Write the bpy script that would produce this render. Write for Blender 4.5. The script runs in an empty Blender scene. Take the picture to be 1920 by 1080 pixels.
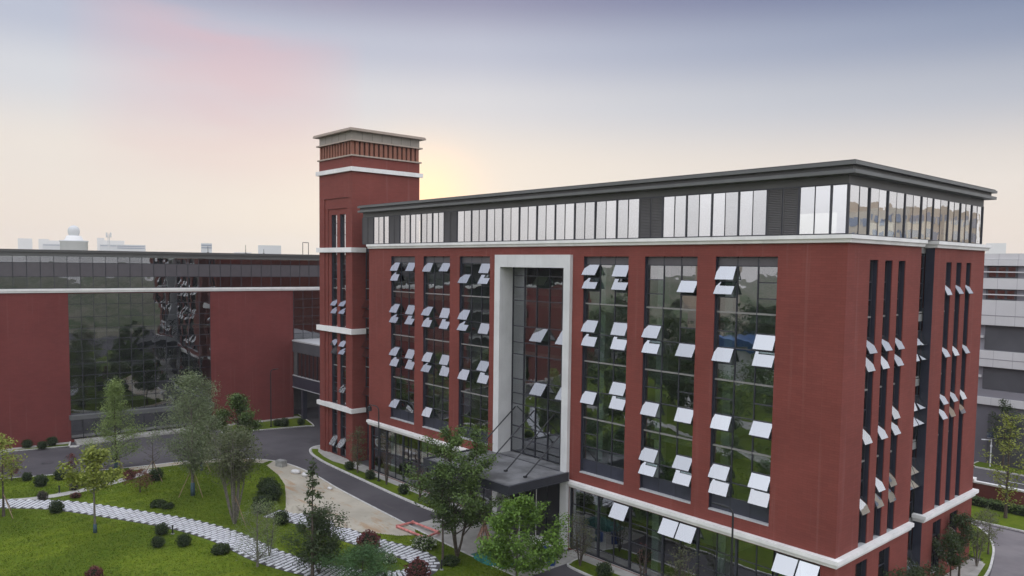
import bpy, bmesh, math, random
import numpy as np
from mathutils import Vector, Matrix, geometry
R = math.radians
sc = bpy.context.scene
COL = sc.collection

# ------------------------------------------------------------------ camera
cam = bpy.data.cameras.new('camera'); camo = bpy.data.objects.new('camera', cam); COL.objects.link(camo)
cam.sensor_width = 36.0; cam.lens = 1452.0 / 1920 * 36.0
cam.shift_y = 51.1 / 1920; cam.clip_start = 0.5; cam.clip_end = 6000
yaw, pit, rol = R(-48.47), R(3.729), R(-0.745)
fw = Vector((math.sin(yaw)*math.cos(pit), math.cos(yaw)*math.cos(pit), -math.sin(pit)))
rt = Vector((math.cos(yaw), -math.sin(yaw), 0)); dn = fw.cross(rt)
cx = rt*math.cos(rol) + dn*math.sin(rol); cy = -(dn*math.cos(rol) - rt*math.sin(rol)); cz = -fw
CAM = Vector((19.72, -42.0, 21.75))
camo.matrix_world = Matrix(((cx.x, cy.x, cz.x, CAM.x), (cx.y, cy.y, cz.y, CAM.y), (cx.z, cy.z, cz.z, CAM.z), (0, 0, 0, 1)))
sc.camera = camo

# ------------------------------------------------------------------ sky and sun
SUN_B, SUN_E = R(-55.0), R(4.2)            # bearing from +Y towards +X, elevation
world = bpy.data.worlds.new('World'); sc.world = world; world.use_nodes = True
nt = world.node_tree; nt.nodes.clear()
def N(t, **k):
    n = nt.nodes.new(t)
    for a, b in k.items(): setattr(n, a, b)
    return n
def LK(a, b): nt.links.new(a, b)
def MATH(op, a, b=None, c=None, clamp=False):
    n = N('ShaderNodeMath', operation=op, use_clamp=clamp)
    for i, v in enumerate((a, b, c)):
        if v is None: continue
        if isinstance(v, (int, float)): n.inputs[i].default_value = v
        else: LK(v, n.inputs[i])
    return n.outputs[0]
def RAMP(fac, stops, interp='EASE'):
    n = N('ShaderNodeValToRGB'); n.color_ramp.interpolation = interp
    el = n.color_ramp.elements
    while len(el) < len(stops): el.new(0.5)
    for e, (p, c) in zip(el, stops): e.position = p; e.color = (*c, 1)
    LK(fac, n.inputs[0]); return n.outputs[0]
def MIX(f, a, b, mode='MIX'):
    n = N('ShaderNodeMix', data_type='RGBA', blend_type=mode); n.clamp_factor = True
    if isinstance(f, (int, float)): n.inputs[0].default_value = f
    else: LK(f, n.inputs[0])
    for i, v in ((6, a), (7, b)):
        if isinstance(v, tuple): n.inputs[i].default_value = (*v, 1)
        else: LK(v, n.inputs[i])
    return n.outputs[2]
def srgb(r, g, b):
    f = lambda v: ((v/255 + 0.055)/1.055)**2.4 if v > 10 else v/255/12.92
    return (f(r), f(g), f(b))
CLOFF = (5.2, 1.1, 1.9)
tc = N('ShaderNodeTexCoord'); sp = N('ShaderNodeSeparateXYZ'); LK(tc.outputs['Generated'], sp.inputs[0])
zc = MATH('MAXIMUM', sp.outputs[2], 0.0)
hl = MATH('SQRT', MATH('ADD', MATH('MULTIPLY', sp.outputs[0], sp.outputs[0]), MATH('MULTIPLY', sp.outputs[1], sp.outputs[1])))
ca = MATH('DIVIDE', MATH('ADD', MATH('MULTIPLY', sp.outputs[0], math.sin(SUN_B)), MATH('MULTIPLY', sp.outputs[1], math.cos(SUN_B))), MATH('MAXIMUM', hl, 0.001))
sa = MATH('DIVIDE', MATH('SUBTRACT', MATH('MULTIPLY', sp.outputs[0], math.cos(SUN_B)), MATH('MULTIPLY', sp.outputs[1], math.sin(SUN_B))), MATH('MAXIMUM', hl, 0.001))  # + to the right of the sun
# sunward sky by height (z = sin of elevation); 0.33 = top of the picture
front = RAMP(zc, [(0.0, srgb(242, 228, 214)), (0.12, srgb(235, 227, 219)), (0.2, srgb(214, 216, 222)), (0.26, srgb(188, 194, 211)), (0.325, srgb(146, 148, 176)), (0.55, srgb(158, 164, 188)), (1.0, srgb(186, 194, 212))])
right_dark = MATH('MULTIPLY', MATH('MULTIPLY_ADD', sa, 1.5, -0.1, clamp=True), MATH('MULTIPLY_ADD', zc, 4.5, -0.45, clamp=True))
front = MIX(MATH('MULTIPLY', right_dark, 0.85), front, srgb(74, 100, 142))
# thin rose clouds on the sunward side
mp = N('ShaderNodeMapping'); mp.inputs['Scale'].default_value = (1.0, 1.0, 3.6); mp.inputs['Location'].default_value = CLOFF; mp.inputs['Rotation'].default_value = (R(0), R(10), R(0)); LK(tc.outputs['Generated'], mp.inputs[0])
nz = N('ShaderNodeTexNoise'); nz.inputs['Scale'].default_value = 2.0; nz.inputs['Detail'].default_value = 6.0; nz.inputs['Roughness'].default_value = 0.52; nz.inputs['Distortion'].default_value = 0.5; LK(mp.outputs[0], nz.inputs[0])
cl = RAMP(nz.outputs[0], [(0.38, (0, 0, 0)), (0.62, (1, 1, 1))])
band = RAMP(zc, [(0.05, (0, 0, 0)), (0.17, (1, 1, 1)), (0.36, (1, 1, 1)), (0.6, (0, 0, 0))])
sq_ = MATH('MULTIPLY_ADD', sa, 6.2, 1.45); side = MATH('MULTIPLY', MATH('SUBTRACT', 1.0, MATH('MULTIPLY', sq_, sq_), clamp=True), MATH('MULTIPLY_ADD', ca, 3.0, -1.0, clamp=True))
front = MIX(MATH('MULTIPLY', MATH('MULTIPLY', MATH('MULTIPLY', cl, band), side), 0.52), front, srgb(226, 184, 190))
# soft glow round the low sun
glow = MATH('MULTIPLY', MATH('POWER', MATH('MAXIMUM', ca, 0.0), 22.0), RAMP(zc, [(0.0, (1, 1, 1)), (0.22, (0, 0, 0))]))
front = MIX(MATH('MULTIPLY', glow, 0.6), front, srgb(252, 247, 229))
dotn = N('ShaderNodeVectorMath', operation='DOT_PRODUCT'); LK(tc.outputs['Generated'], dotn.inputs[0]); dotn.inputs[1].default_value = (math.sin(SUN_B)*math.cos(SUN_E), math.cos(SUN_B)*math.cos(SUN_E), math.sin(SUN_E))
core = MATH('POWER', MATH('MAXIMUM', dotn.outputs['Value'], 0.0), 620.0)
front = MIX(core, front, (1.45, 1.02, 0.62))
# unseen rest of the dome: pale evening sky, brightened to light facades and ground
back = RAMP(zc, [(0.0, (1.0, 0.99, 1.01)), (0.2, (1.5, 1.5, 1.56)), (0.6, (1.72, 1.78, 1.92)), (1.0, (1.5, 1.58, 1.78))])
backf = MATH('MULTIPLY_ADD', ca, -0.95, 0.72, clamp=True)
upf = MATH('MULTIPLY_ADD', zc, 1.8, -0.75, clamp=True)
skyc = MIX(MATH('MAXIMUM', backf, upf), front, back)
nish = N('ShaderNodeTexSky', sky_type='NISHITA'); nish.sun_disc = False; nish.sun_elevation = SUN_E; nish.sun_rotation = SUN_B; nish.air_density = 1.4; nish.dust_density = 3.0
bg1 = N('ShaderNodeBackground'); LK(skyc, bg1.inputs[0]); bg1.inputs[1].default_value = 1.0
bg2 = N('ShaderNodeBackground'); LK(nish.outputs[0], bg2.inputs[0]); bg2.inputs[1].default_value = 0.0025
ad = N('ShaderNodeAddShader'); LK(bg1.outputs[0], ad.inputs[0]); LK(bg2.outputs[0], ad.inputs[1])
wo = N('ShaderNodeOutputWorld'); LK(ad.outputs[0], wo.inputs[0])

sl = bpy.data.lights.new('sun', 'SUN'); sl.energy = 1.2; sl.angle = R(3.0); sl.color = (1.0, 0.72, 0.48)
slo = bpy.data.objects.new('sun', sl); COL.objects.link(slo)
sd = Vector((math.sin(SUN_B)*math.cos(SUN_E), math.cos(SUN_B)*math.cos(SUN_E), math.sin(SUN_E)))
slo.rotation_euler = sd.to_track_quat('Z', 'Y').to_euler(); slo.location = sd*300
vs = sc.view_settings; vs.view_transform = 'Standard'; vs.look = 'None'; vs.exposure = 0.0; vs.gamma = 1.0; vs.use_curve_mapping = False
sc.cycles.max_bounces = 7; sc.cycles.transparent_max_bounces = 14; sc.cycles.glossy_bounces = 4; sc.cycles.diffuse_bounces = 3; sc.cycles.caustics_reflective = False; sc.cycles.caustics_refractive = False

# ------------------------------------------------------------------ materials
def new_mat(name):
    m = bpy.data.materials.new(name); m.use_nodes = True
    global nt; nt = m.node_tree; nt.nodes.clear()
    return m
def OUT(sh, disp=None):
    o = N('ShaderNodeOutputMaterial'); LK(sh, o.inputs[0])
def PRIN(col, rough=0.7, metal=0.0, spec=0.3, normal=None):
    p = N('ShaderNodeBsdfPrincipled')
    if isinstance(col, tuple): p.inputs['Base Color'].default_value = (*col, 1)
    else: LK(col, p.inputs['Base Color'])
    if isinstance(rough, (int, float)): p.inputs['Roughness'].default_value = rough
    else: LK(rough, p.inputs['Roughness'])
    p.inputs['Metallic'].default_value = metal; p.inputs['Specular IOR Level'].default_value = spec
    if normal is not None: LK(normal, p.inputs['Normal'])
    return p.outputs[0]
def POS(): return N('ShaderNodeNewGeometry').outputs['Position']
def MAPV(v, scale=(1, 1, 1), loc=(0, 0, 0), rot=(0, 0, 0)):
    m = N('ShaderNodeMapping'); m.inputs['Scale'].default_value = scale; m.inputs['Location'].default_value = loc; m.inputs['Rotation'].default_value = rot
    LK(v, m.inputs[0]); return m.outputs[0]
def NOISE(v, scale, detail=4.0, rough=0.55, dist=0.0):
    n = N('ShaderNodeTexNoise'); n.inputs['Scale'].default_value = scale; n.inputs['Detail'].default_value = detail
    n.inputs['Roughness'].default_value = rough; n.inputs['Distortion'].default_value = dist; LK(v, n.inputs[0]); return n.outputs[0]
def BUMP(h, strength=0.3, dist=0.02):
    b = N('ShaderNodeBump'); b.inputs['Strength'].default_value = strength; b.inputs['Distance'].default_value = dist; LK(h, b.inputs['Height']); return b.outputs[0]
def sc3(c, k): return tuple(v*k for v in c)
M = {}
def plain(name, col, rough=0.6, metal=0.0, spec=0.3, var=0.18, scale=1.5, streak=0.0):
    m = new_mat(name); p = POS()
    c = MIX(RAMP(NOISE(p, scale, 6), [(0.3, (0, 0, 0)), (0.7, (1, 1, 1))]), sc3(col, 1-var), sc3(col, 1+var))
    if streak:
        s = RAMP(NOISE(MAPV(p, (2.2, 2.2, 0.12)), 1.6, 5), [(0.5, (0, 0, 0)), (0.78, (1, 1, 1))])
        c = MIX(MATH('MULTIPLY', s, streak), c, sc3(col, 0.55))
    OUT(PRIN(c, rough, metal, spec)); M[name] = m; return m
def brick_mat(name, col):
    m = new_mat(name); p = POS()
    s = N('ShaderNodeSeparateXYZ'); LK(p, s.inputs[0])
    cb = N('ShaderNodeCombineXYZ'); LK(MATH('ADD', s.outputs[0], s.outputs[1]), cb.inputs[0]); LK(s.outputs[2], cb.inputs[1])
    b = N('ShaderNodeTexBrick'); LK(cb.outputs[0], b.inputs[0])
    b.inputs['Scale'].default_value = 1.0; b.inputs['Brick Width'].default_value = 0.6; b.inputs['Row Height'].default_value = 0.15
    b.inputs['Mortar Size'].default_value = 0.012; b.inputs['Mortar Smooth'].default_value = 0.3; b.inputs['Bias'].default_value = 0.0
    b.inputs['Color1'].default_value = (*sc3(col, 0.86), 1); b.inputs['Color2'].default_value = (*sc3(col, 1.12), 1); b.inputs['Mortar'].default_value = (*sc3(col, 0.55), 1)
    big = RAMP(NOISE(p, 0.22, 5, 0.6), [(0.3, (0, 0, 0)), (0.7, (1, 1, 1))])
    c = MIX(big, sc3(col, 0.84), sc3(col, 1.15)); c = MIX(0.42, c, b.outputs['Color'])
    st = RAMP(NOISE(MAPV(p, (1.6, 1.6, 0.05)), 1.5, 6, 0.6), [(0.56, (0, 0, 0)), (0.74, (1, 1, 1))])
    c = MIX(MATH('MULTIPLY', st, 0.2), c, (0.3, 0.17, 0.15))
    OUT(PRIN(c, 0.82, 0, 0.25, BUMP(b.outputs['Fac'], 0.25, 0.01))); M[name] = m
brick_mat('brick', (0.192, 0.051, 0.041))
brick_mat('brick_far', (0.155, 0.037, 0.034))
brick_mat('brick_wall', (0.17, 0.055, 0.045))
plain('white_stone', (0.76, 0.75, 0.735), 0.75, var=0.07, scale=0.8, streak=0.18)
plain('portal_stone', (0.60, 0.60, 0.60), 0.7, var=0.06, scale=0.7, streak=0.22)
plain('dark_metal', (0.035, 0.037, 0.047), 0.42, 0.0, 0.4, var=0.1)
plain('navy_lining', (0.030, 0.033, 0.050), 0.4, 0.0, 0.4, var=0.1)
plain('roof_metal', (0.115, 0.118, 0.118), 0.45, 0.0, 0.4, var=0.08, scale=0.5)
plain('frieze_metal', (0.085, 0.084, 0.083), 0.5, 0.0, 0.35, var=0.08, scale=0.5)
plain('louvre_metal', (0.078, 0.074, 0.074), 0.5, 0.0, 0.35, var=0.06)
plain('spandrel', (0.082, 0.074, 0.083), 0.38, 0.0, 0.45, var=0.06)
plain('sill_panel', (0.040, 0.042, 0.060), 0.35, 0.0, 0.5, var=0.1)
plain('sill_stone', (0.46, 0.46, 0.47), 0.6, var=0.06)
plain('slab_edge', (0.22, 0.215, 0.205), 0.6, var=0.1)
plain('parapet_metal', (0.27, 0.24, 0.205), 0.5, 0.0, 0.4, var=0.06, scale=0.5)
plain('cap_metal', (0.36, 0.29, 0.24), 0.5, 0.0, 0.4, var=0.06)
plain('fin', (0.25, 0.105, 0.07), 0.7, var=0.08)
plain('interior_wall', (0.34, 0.42, 0.37), 0.85, var=0.05, scale=0.4)
plain('interior_white', (0.62, 0.64, 0.64), 0.8, var=0.04)
plain('interior_dark', (0.10, 0.10, 0.10), 0.8, var=0.1)
plain('floor_slab', (0.26, 0.26, 0.25), 0.8, var=0.08)
plain('kerb', (0.58, 0.57, 0.55), 0.85, var=0.15, scale=2.5)
plain('paving', (0.40, 0.385, 0.36), 0.85, var=0.16, scale=0.9)
plain('slab_white', (0.68, 0.68, 0.71), 0.7, var=0.09, scale=1.3)
plain('path_bed', (0.085, 0.082, 0.085), 0.95, var=0.25, scale=9)
plain('canopy_top', (0.17, 0.17, 0.175), 0.6, var=0.35, scale=0.7)
plain('lamp_black', (0.02, 0.021, 0.024), 0.4, 0.0, 0.4, var=0.1)
plain('white_paint', (0.75, 0.76, 0.78), 0.5, var=0.04)
plain('pink_tube', (0.60, 0.22, 0.20), 0.55, var=0.3, scale=3)
plain('blue_plastic', (0.015, 0.05, 0.25), 0.4, var=0.15)
plain('teal_net', (0.03, 0.17, 0.15), 0.7, var=0.35, scale=3)
plain('stone_grey', (0.30, 0.30, 0.29), 0.9, var=0.2, scale=3)
plain('sack', (0.62, 0.61, 0.60), 0.85, var=0.1, scale=5)
plain('timber', (0.42, 0.25, 0.19), 0.8, var=0.35, scale=4)
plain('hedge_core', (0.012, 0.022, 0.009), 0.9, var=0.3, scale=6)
plain('bark', (0.085, 0.068, 0.055), 0.9, var=0.35, scale=9)
plain('bark_grey', (0.15, 0.135, 0.115), 0.9, var=0.3, scale=9)
plain('trunk_wrap', (0.055, 0.095, 0.12), 0.85, var=0.2, scale=8)
plain('stake', (0.28, 0.20, 0.13), 0.85, var=0.2, scale=6)
plain('grey_panel', (0.60, 0.595, 0.60), 0.7, var=0.04, scale=0.3, streak=0.1)
plain('grey_mid', (0.25, 0.243, 0.27), 0.7, var=0.05, scale=0.3)
plain('grey_dark', (0.085, 0.085, 0.095), 0.6, var=0.1, scale=0.4)
plain('grey_wall', (0.15, 0.147, 0.17), 0.75, var=0.06, scale=0.3)
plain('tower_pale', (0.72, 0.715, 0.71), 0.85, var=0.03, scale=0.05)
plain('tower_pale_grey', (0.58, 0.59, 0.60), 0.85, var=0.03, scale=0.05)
plain('far_window', (0.25, 0.28, 0.36), 0.5, var=0.05, scale=0.1)
plain('far_beige', (0.55, 0.48, 0.40), 0.85, var=0.08, scale=0.1)
plain('far_blue', (0.05, 0.13, 0.32), 0.5, var=0.06, scale=0.3)
plain('crane_yellow', (0.5, 0.33, 0.06), 0.6, var=0.1)
plain('solar_blue', (0.02, 0.028, 0.05), 0.2, 0, 0.6, var=0.1)
plain('manhole_iron', (0.035, 0.035, 0.038), 0.6, var=0.2, scale=6)

def glass_mat(name, base, tint, wav=0.006, wscale=0.9):
    m = new_mat(name); p = POS()
    nrm = BUMP(NOISE(p, wscale, 2.0, 0.4), 1.0, wav)
    fr = N('ShaderNodeFresnel'); fr.inputs['IOR'].default_value = 1.5; LK(nrm, fr.inputs['Normal'])
    rnd = N('ShaderNodeObjectInfo').outputs['Random']
    fac = MATH('MULTIPLY', MATH('MULTIPLY_ADD', fr.outputs[0], 1.0-base, base, clamp=True), MATH('MULTIPLY_ADD', rnd, 0.22, 0.86), clamp=True)
    gl = N('ShaderNodeBsdfGlossy'); gl.inputs['Roughness'].default_value = 0.0; gl.inputs['Color'].default_value = (0.95, 0.97, 1.0, 1); LK(nrm, gl.inputs['Normal'])
    tr = N('ShaderNodeBsdfTransparent'); tr.inputs['Color'].default_value = (*tint, 1)
    mx = N('ShaderNodeMixShader'); LK(fac, mx.inputs[0]); LK(tr.outputs[0], mx.inputs[1]); LK(gl.outputs[0], mx.inputs[2])
    OUT(mx.outputs[0]); M[name] = m
glass_mat('glass', 0.34, (0.50, 0.62, 0.57), 0.006)
glass_mat('glass_top', 0.70, (0.62, 0.70, 0.68), 0.006, 0.8)  # same glass, reflectance raised so the top panes read bright
glass_mat('glass_sash', 0.52, (0.62, 0.74, 0.70), 0.002)  # same glass, made more mirror-like to brighten the open sashes
glass_mat('glass_wavy', 0.22, (0.42, 0.50, 0.48), 0.009, 0.5)
m = new_mat('glass_back'); t_ = N('ShaderNodeBsdfTransparent'); t_.inputs['Color'].default_value = (0.97, 0.98, 0.97, 1); OUT(t_.outputs[0]); M['glass_back'] = m

def ground_mat(name, fn, bump=0.3, bscale=14, bd=0.03):
    m = new_mat(name); p = POS(); c, r = fn(p); OUT(PRIN(c, r, 0, 0.08, BUMP(NOISE(p, bscale, 6), bump, bd))); M[name] = m
def lawn_fn(p):
    a = RAMP(NOISE(p, 0.11, 5, 0.6), [(0.40, (0, 0, 0)), (0.62, (1, 1, 1))])
    b = RAMP(NOISE(MAPV(p, (1, 0.45, 1), rot=(0, 0, R(30))), 0.9, 6, 0.65), [(0.3, (0, 0, 0)), (0.7, (1, 1, 1))])
    d = RAMP(NOISE(p, 4.5, 5, 0.7), [(0.3, (0, 0, 0)), (0.75, (1, 1, 1))])
    c = MIX(a, (0.072, 0.118, 0.011), (0.155, 0.215, 0.018)); c = MIX(MATH('MULTIPLY', b, 0.7), c, (0.062, 0.118, 0.008))
    c = MIX(MATH('MULTIPLY', d, 0.45), c, (0.190, 0.205, 0.024))
    soil = RAMP(NOISE(p, 0.5, 7, 0.72), [(0.60, (0, 0, 0)), (0.72, (1, 1, 1))])
    return MIX(MATH('MULTIPLY', soil, 0.4), c, (0.13, 0.12, 0.035)), 0.9
ground_mat('lawn', lawn_fn, 0.8, 9, 0.12)
def asphalt_fn(p):
    a = RAMP(NOISE(p, 0.16, 6, 0.6), [(0.3, (0, 0, 0)), (0.72, (1, 1, 1))])
    c = MIX(a, (0.085, 0.078, 0.086), (0.128, 0.118, 0.126))
    d = RAMP(NOISE(MAPV(p, (0.25, 1.3, 1)), 0.9, 6, 0.65), [(0.55, (0, 0, 0)), (0.8, (1, 1, 1))])
    c = MIX(MATH('MULTIPLY', d, 0.4), c, (0.20, 0.18, 0.155))
    return MIX(MATH('MULTIPLY', NOISE(p, 30, 3), 0.3), c, (0.07, 0.067, 0.072)), 0.85
ground_mat('asphalt', asphalt_fn, 0.2, 40, 0.01)
def sand_fn(p):
    a = RAMP(NOISE(p, 0.22, 6, 0.6), [(0.36, (0, 0, 0)), (0.68, (1, 1, 1))])
    c = MIX(a, (0.40, 0.365, 0.30), (0.52, 0.475, 0.39))
    b = RAMP(NOISE(MAPV(p, (0.35, 1.2, 1), rot=(0, 0, R(-12))), 0.75, 6, 0.65, 0.4), [(0.5, (0, 0, 0)), (0.68, (1, 1, 1))])
    c = MIX(MATH('MULTIPLY', b, 0.8), c, (0.40, 0.26, 0.15))
    g = RAMP(NOISE(p, 1.4, 7, 0.7), [(0.58, (0, 0, 0)), (0.72, (1, 1, 1))])
    return MIX(MATH('MULTIPLY', g, 0.6), c, (0.27, 0.255, 0.225)), 0.95
ground_mat('sand', sand_fn, 0.7, 5, 0.08)
def lot_fn(p):
    a = RAMP(NOISE(p, 0.3, 6, 0.6), [(0.3, (0, 0, 0)), (0.72, (1, 1, 1))])
    c = MIX(a, (0.17, 0.155, 0.165), (0.23, 0.21, 0.215)); return c, 0.85
ground_mat('lot', lot_fn, 0.25, 20, 0.01)
def far_fn(p):
    a = RAMP(NOISE(p, 0.02, 6, 0.6), [(0.4, (0, 0, 0)), (0.6, (1, 1, 1))]); return MIX(a, (0.07, 0.10, 0.035), (0.20, 0.18, 0.13)), 0.95
ground_mat('far_ground', far_fn)

def leaf_mat(name, a, b, c3):
    m = new_mat(name); p = POS()
    f1 = RAMP(NOISE(p, 1.3, 4, 0.6), [(0.40, (0, 0, 0)), (0.60, (1, 1, 1))]); f2 = RAMP(NOISE(p, 7.0, 3, 0.6), [(0.4, (0, 0, 0)), (0.62, (1, 1, 1))])
    col = MIX(MATH('MULTIPLY', f2, 0.6), MIX(f1, a, b), c3)
    d = PRIN(col, 0.55, 0, 0.35)
    t = N('ShaderNodeBsdfTranslucent'); LK(MIX(0.5, col, (0.16, 0.22, 0.03), 'MIX'), t.inputs[0])
    mx = N('ShaderNodeMixShader'); mx.inputs[0].default_value = 0.28; LK(d, mx.inputs[1]); LK(t.outputs[0], mx.inputs[2]); OUT(mx.outputs[0]); M[name] = m
leaf_mat('leaf_pale', (0.15, 0.22, 0.06), (0.23, 0.31, 0.085), (0.28, 0.34, 0.13))
leaf_mat('leaf_grey', (0.13, 0.17, 0.085), (0.18, 0.22, 0.115), (0.22, 0.25, 0.145))
leaf_mat('leaf_yellow', (0.19, 0.225, 0.03), (0.30, 0.33, 0.05), (0.25, 0.29, 0.06))
leaf_mat('leaf_mid', (0.045, 0.085, 0.024), (0.110, 0.175, 0.042), (0.15, 0.215, 0.06))
leaf_mat('leaf_dark', (0.022, 0.040, 0.016), (0.045, 0.072, 0.024), (0.065, 0.09, 0.034))
leaf_mat('leaf_olive', (0.080, 0.095, 0.046), (0.115, 0.13, 0.062), (0.135, 0.14, 0.078))
leaf_mat('leaf_bright', (0.055, 0.120, 0.018), (0.130, 0.24, 0.030), (0.19, 0.30, 0.05))
leaf_mat('leaf_fern', (0.040, 0.105, 0.035), (0.07, 0.15, 0.05), (0.10, 0.18, 0.07))
leaf_mat('leaf_box', (0.018, 0.034, 0.012), (0.035, 0.060, 0.018), (0.055, 0.080, 0.024))
leaf_mat('leaf_red', (0.085, 0.018, 0.024), (0.15, 0.028, 0.038), (0.19, 0.05, 0.05))
leaf_mat('leaf_purple', (0.06, 0.045, 0.05), (0.09, 0.06, 0.065), (0.10, 0.09, 0.07))
leaf_mat('petal_white', (0.55, 0.56, 0.48), (0.65, 0.65, 0.58), (0.6, 0.6, 0.5))

# ------------------------------------------------------------------ mesh helpers
class MB:
    def __init__(s): s.v = []; s.f = []; s.m = []; s.mats = []
    def mi(s, mat):
        if mat not in s.mats: s.mats.append(mat)
        return s.mats.index(mat)
    def quad(s, a, b, c, d, mat):
        i = len(s.v); s.v += [tuple(a), tuple(b), tuple(c), tuple(d)]; s.f.append((i, i+1, i+2, i+3)); s.m.append(s.mi(mat))
    def box(s, x0, x1, y0, y1, z0, z1, mat, skip=''):
        i = len(s.v)
        s.v += [(x0, y0, z0), (x1, y0, z0), (x1, y1, z0), (x0, y1, z0), (x0, y0, z1), (x1, y0, z1), (x1, y1, z1), (x0, y1, z1)]
        F = {'b': (0, 3, 2, 1), 't': (4, 5, 6, 7), 'f': (0, 1, 5, 4), 'r': (1, 2, 6, 5), 'k': (2, 3, 7, 6), 'l': (3, 0, 4, 7)}
        k = s.mi(mat)
        for n, q in F.items():
            if n not in skip: s.f.append(tuple(i+j for j in q)); s.m.append(k)
    def prism(s, pts, z0, z1, mat, top=None):
        """vertical prism over polygon pts (ccw)"""
        n = len(pts); i = len(s.v)
        s.v += [(p[0], p[1], z0) for p in pts] + [(p[0], p[1], z1) for p in pts]
        k = s.mi(mat); kt = s.mi(top or mat)
        for j in range(n):
            q = (j+1) % n; s.f.append((i+j, i+q, i+n+q, i+n+j)); s.m.append(k)
        for t in geometry.tessellate_polygon([[Vector((p[0], p[1], 0)) for p in pts]]):
            a, b, c = [Vector((*pts[q], 0)) for q in t]
            t = t if (b-a).cross(c-a).z > 0 else (t[0], t[2], t[1])
            s.f.append(tuple(i+n+q for q in t)); s.m.append(kt)
    def tube(s, p0, p1, r0, r1, mat, n=7, cap=True):
        p0, p1 = Vector(p0), Vector(p1); d = (p1-p0)
        if d.length < 1e-6: return
        d.normalize(); a = d.orthogonal().normalized(); b = d.cross(a); i = len(s.v); k = s.mi(mat)
        for p, r in ((p0, r0), (p1, r1)):
            for j in range(n):
                t = 2*math.pi*j/n; s.v.append(tuple(p + (a*math.cos(t)+b*math.sin(t))*r))
        for j in range(n):
            q = (j+1) % n; s.f.append((i+j, i+q, i+n+q, i+n+j)); s.m.append(k)
        if cap:
            s.f.append(tuple(i+n+j for j in range(n))); s.m.append(k); s.f.append(tuple(i+n-1-j for j in range(n))); s.m.append(k)
    def lathe(s, prof, mat, n=16, cx=0, cy=0):
        i = len(s.v); k = s.mi(mat)
        for r, z in prof:
            for j in range(n):
                t = 2*math.pi*j/n; s.v.append((cx+r*math.cos(t), cy+r*math.sin(t), z))
        for a in range(len(prof)-1):
            for j in range(n):
                q = (j+1) % n; s.f.append((i+a*n+j, i+a*n+q, i+(a+1)*n+q, i+(a+1)*n+j)); s.m.append(k)
        s.f.append(tuple(i+(len(prof)-1)*n+j for j in range(n))); s.m.append(k)
    def mesh(s, name):
        me = bpy.data.meshes.new(name); me.from_pydata(s.v, [], s.f)
        for mt in s.mats: me.materials.append(M[mt])
        me.polygons.foreach_set('material_index', s.m); me.update(); return me
    def build(s, name, parent=None, loc=None, smooth=False):
        me = s.mesh(name)
        if smooth: me.polygons.foreach_set('use_smooth', [True]*len(me.polygons))
        return link(name, me, parent, loc)
_jr = random.Random(4)
def link(name, me, parent=None, loc=None, rot=None):
    if name == 'pane' and rot is None: rot = (_jr.gauss(0, .0035), 0, _jr.gauss(0, .0035))
    o = bpy.data.objects.new(name, me); COL.objects.link(o)
    if parent: o.parent = parent
    if loc: o.location = loc
    if rot: o.rotation_euler = rot
    return o
def thing(name, label, cat, loc=(0, 0, 0), rz=0.0, group=None):
    o = bpy.data.objects.new(name, None); COL.objects.link(o); o.empty_display_size = 0.3
    o.location = loc; o.rotation_euler = (0, 0, rz); return tag(o, label, cat, group)
def tag(o, label, cat, group=None):
    o['label'] = label; o['category'] = cat
    if group: o['group'] = group
    return o
def struct(o): o['kind'] = 'structure'; return o
def stuff(o, label, cat=None):
    o['kind'] = 'stuff'; o['label'] = label
    if cat: o['category'] = cat
    return o

def holed_wall(mb, x0, x1, z0, z1, holes, y, mat, reveal=0.06):
    """wall face in the local xz plane at y, looking to -y, with rectangular openings and short returns"""
    xs = sorted({x0, x1, *[h[0] for h in holes], *[h[1] for h in holes]}); zs = sorted({z0, z1, *[h[2] for h in holes], *[h[3] for h in holes]})
    for a, b in zip(xs, xs[1:]):
        for c, d in zip(zs, zs[1:]):
            mx, mz = (a+b)/2, (c+d)/2
            if any(h[0] < mx < h[1] and h[2] < mz < h[3] for h in holes): continue
            mb.quad((a, y, c), (b, y, c), (b, y, d), (a, y, d), mat)
    for a, b, c, d in holes:
        k = y+reveal
        mb.quad((a, y, c), (a, y, d), (a, k, d), (a, k, c), mat); mb.quad((b, y, c), (b, k, c), (b, k, d), (b, y, d), mat)
        mb.quad((a, y, d), (b, y, d), (b, k, d), (a, k, d), mat); mb.quad((a, y, c), (a, k, c), (b, k, c), (b, y, c), mat)

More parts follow.
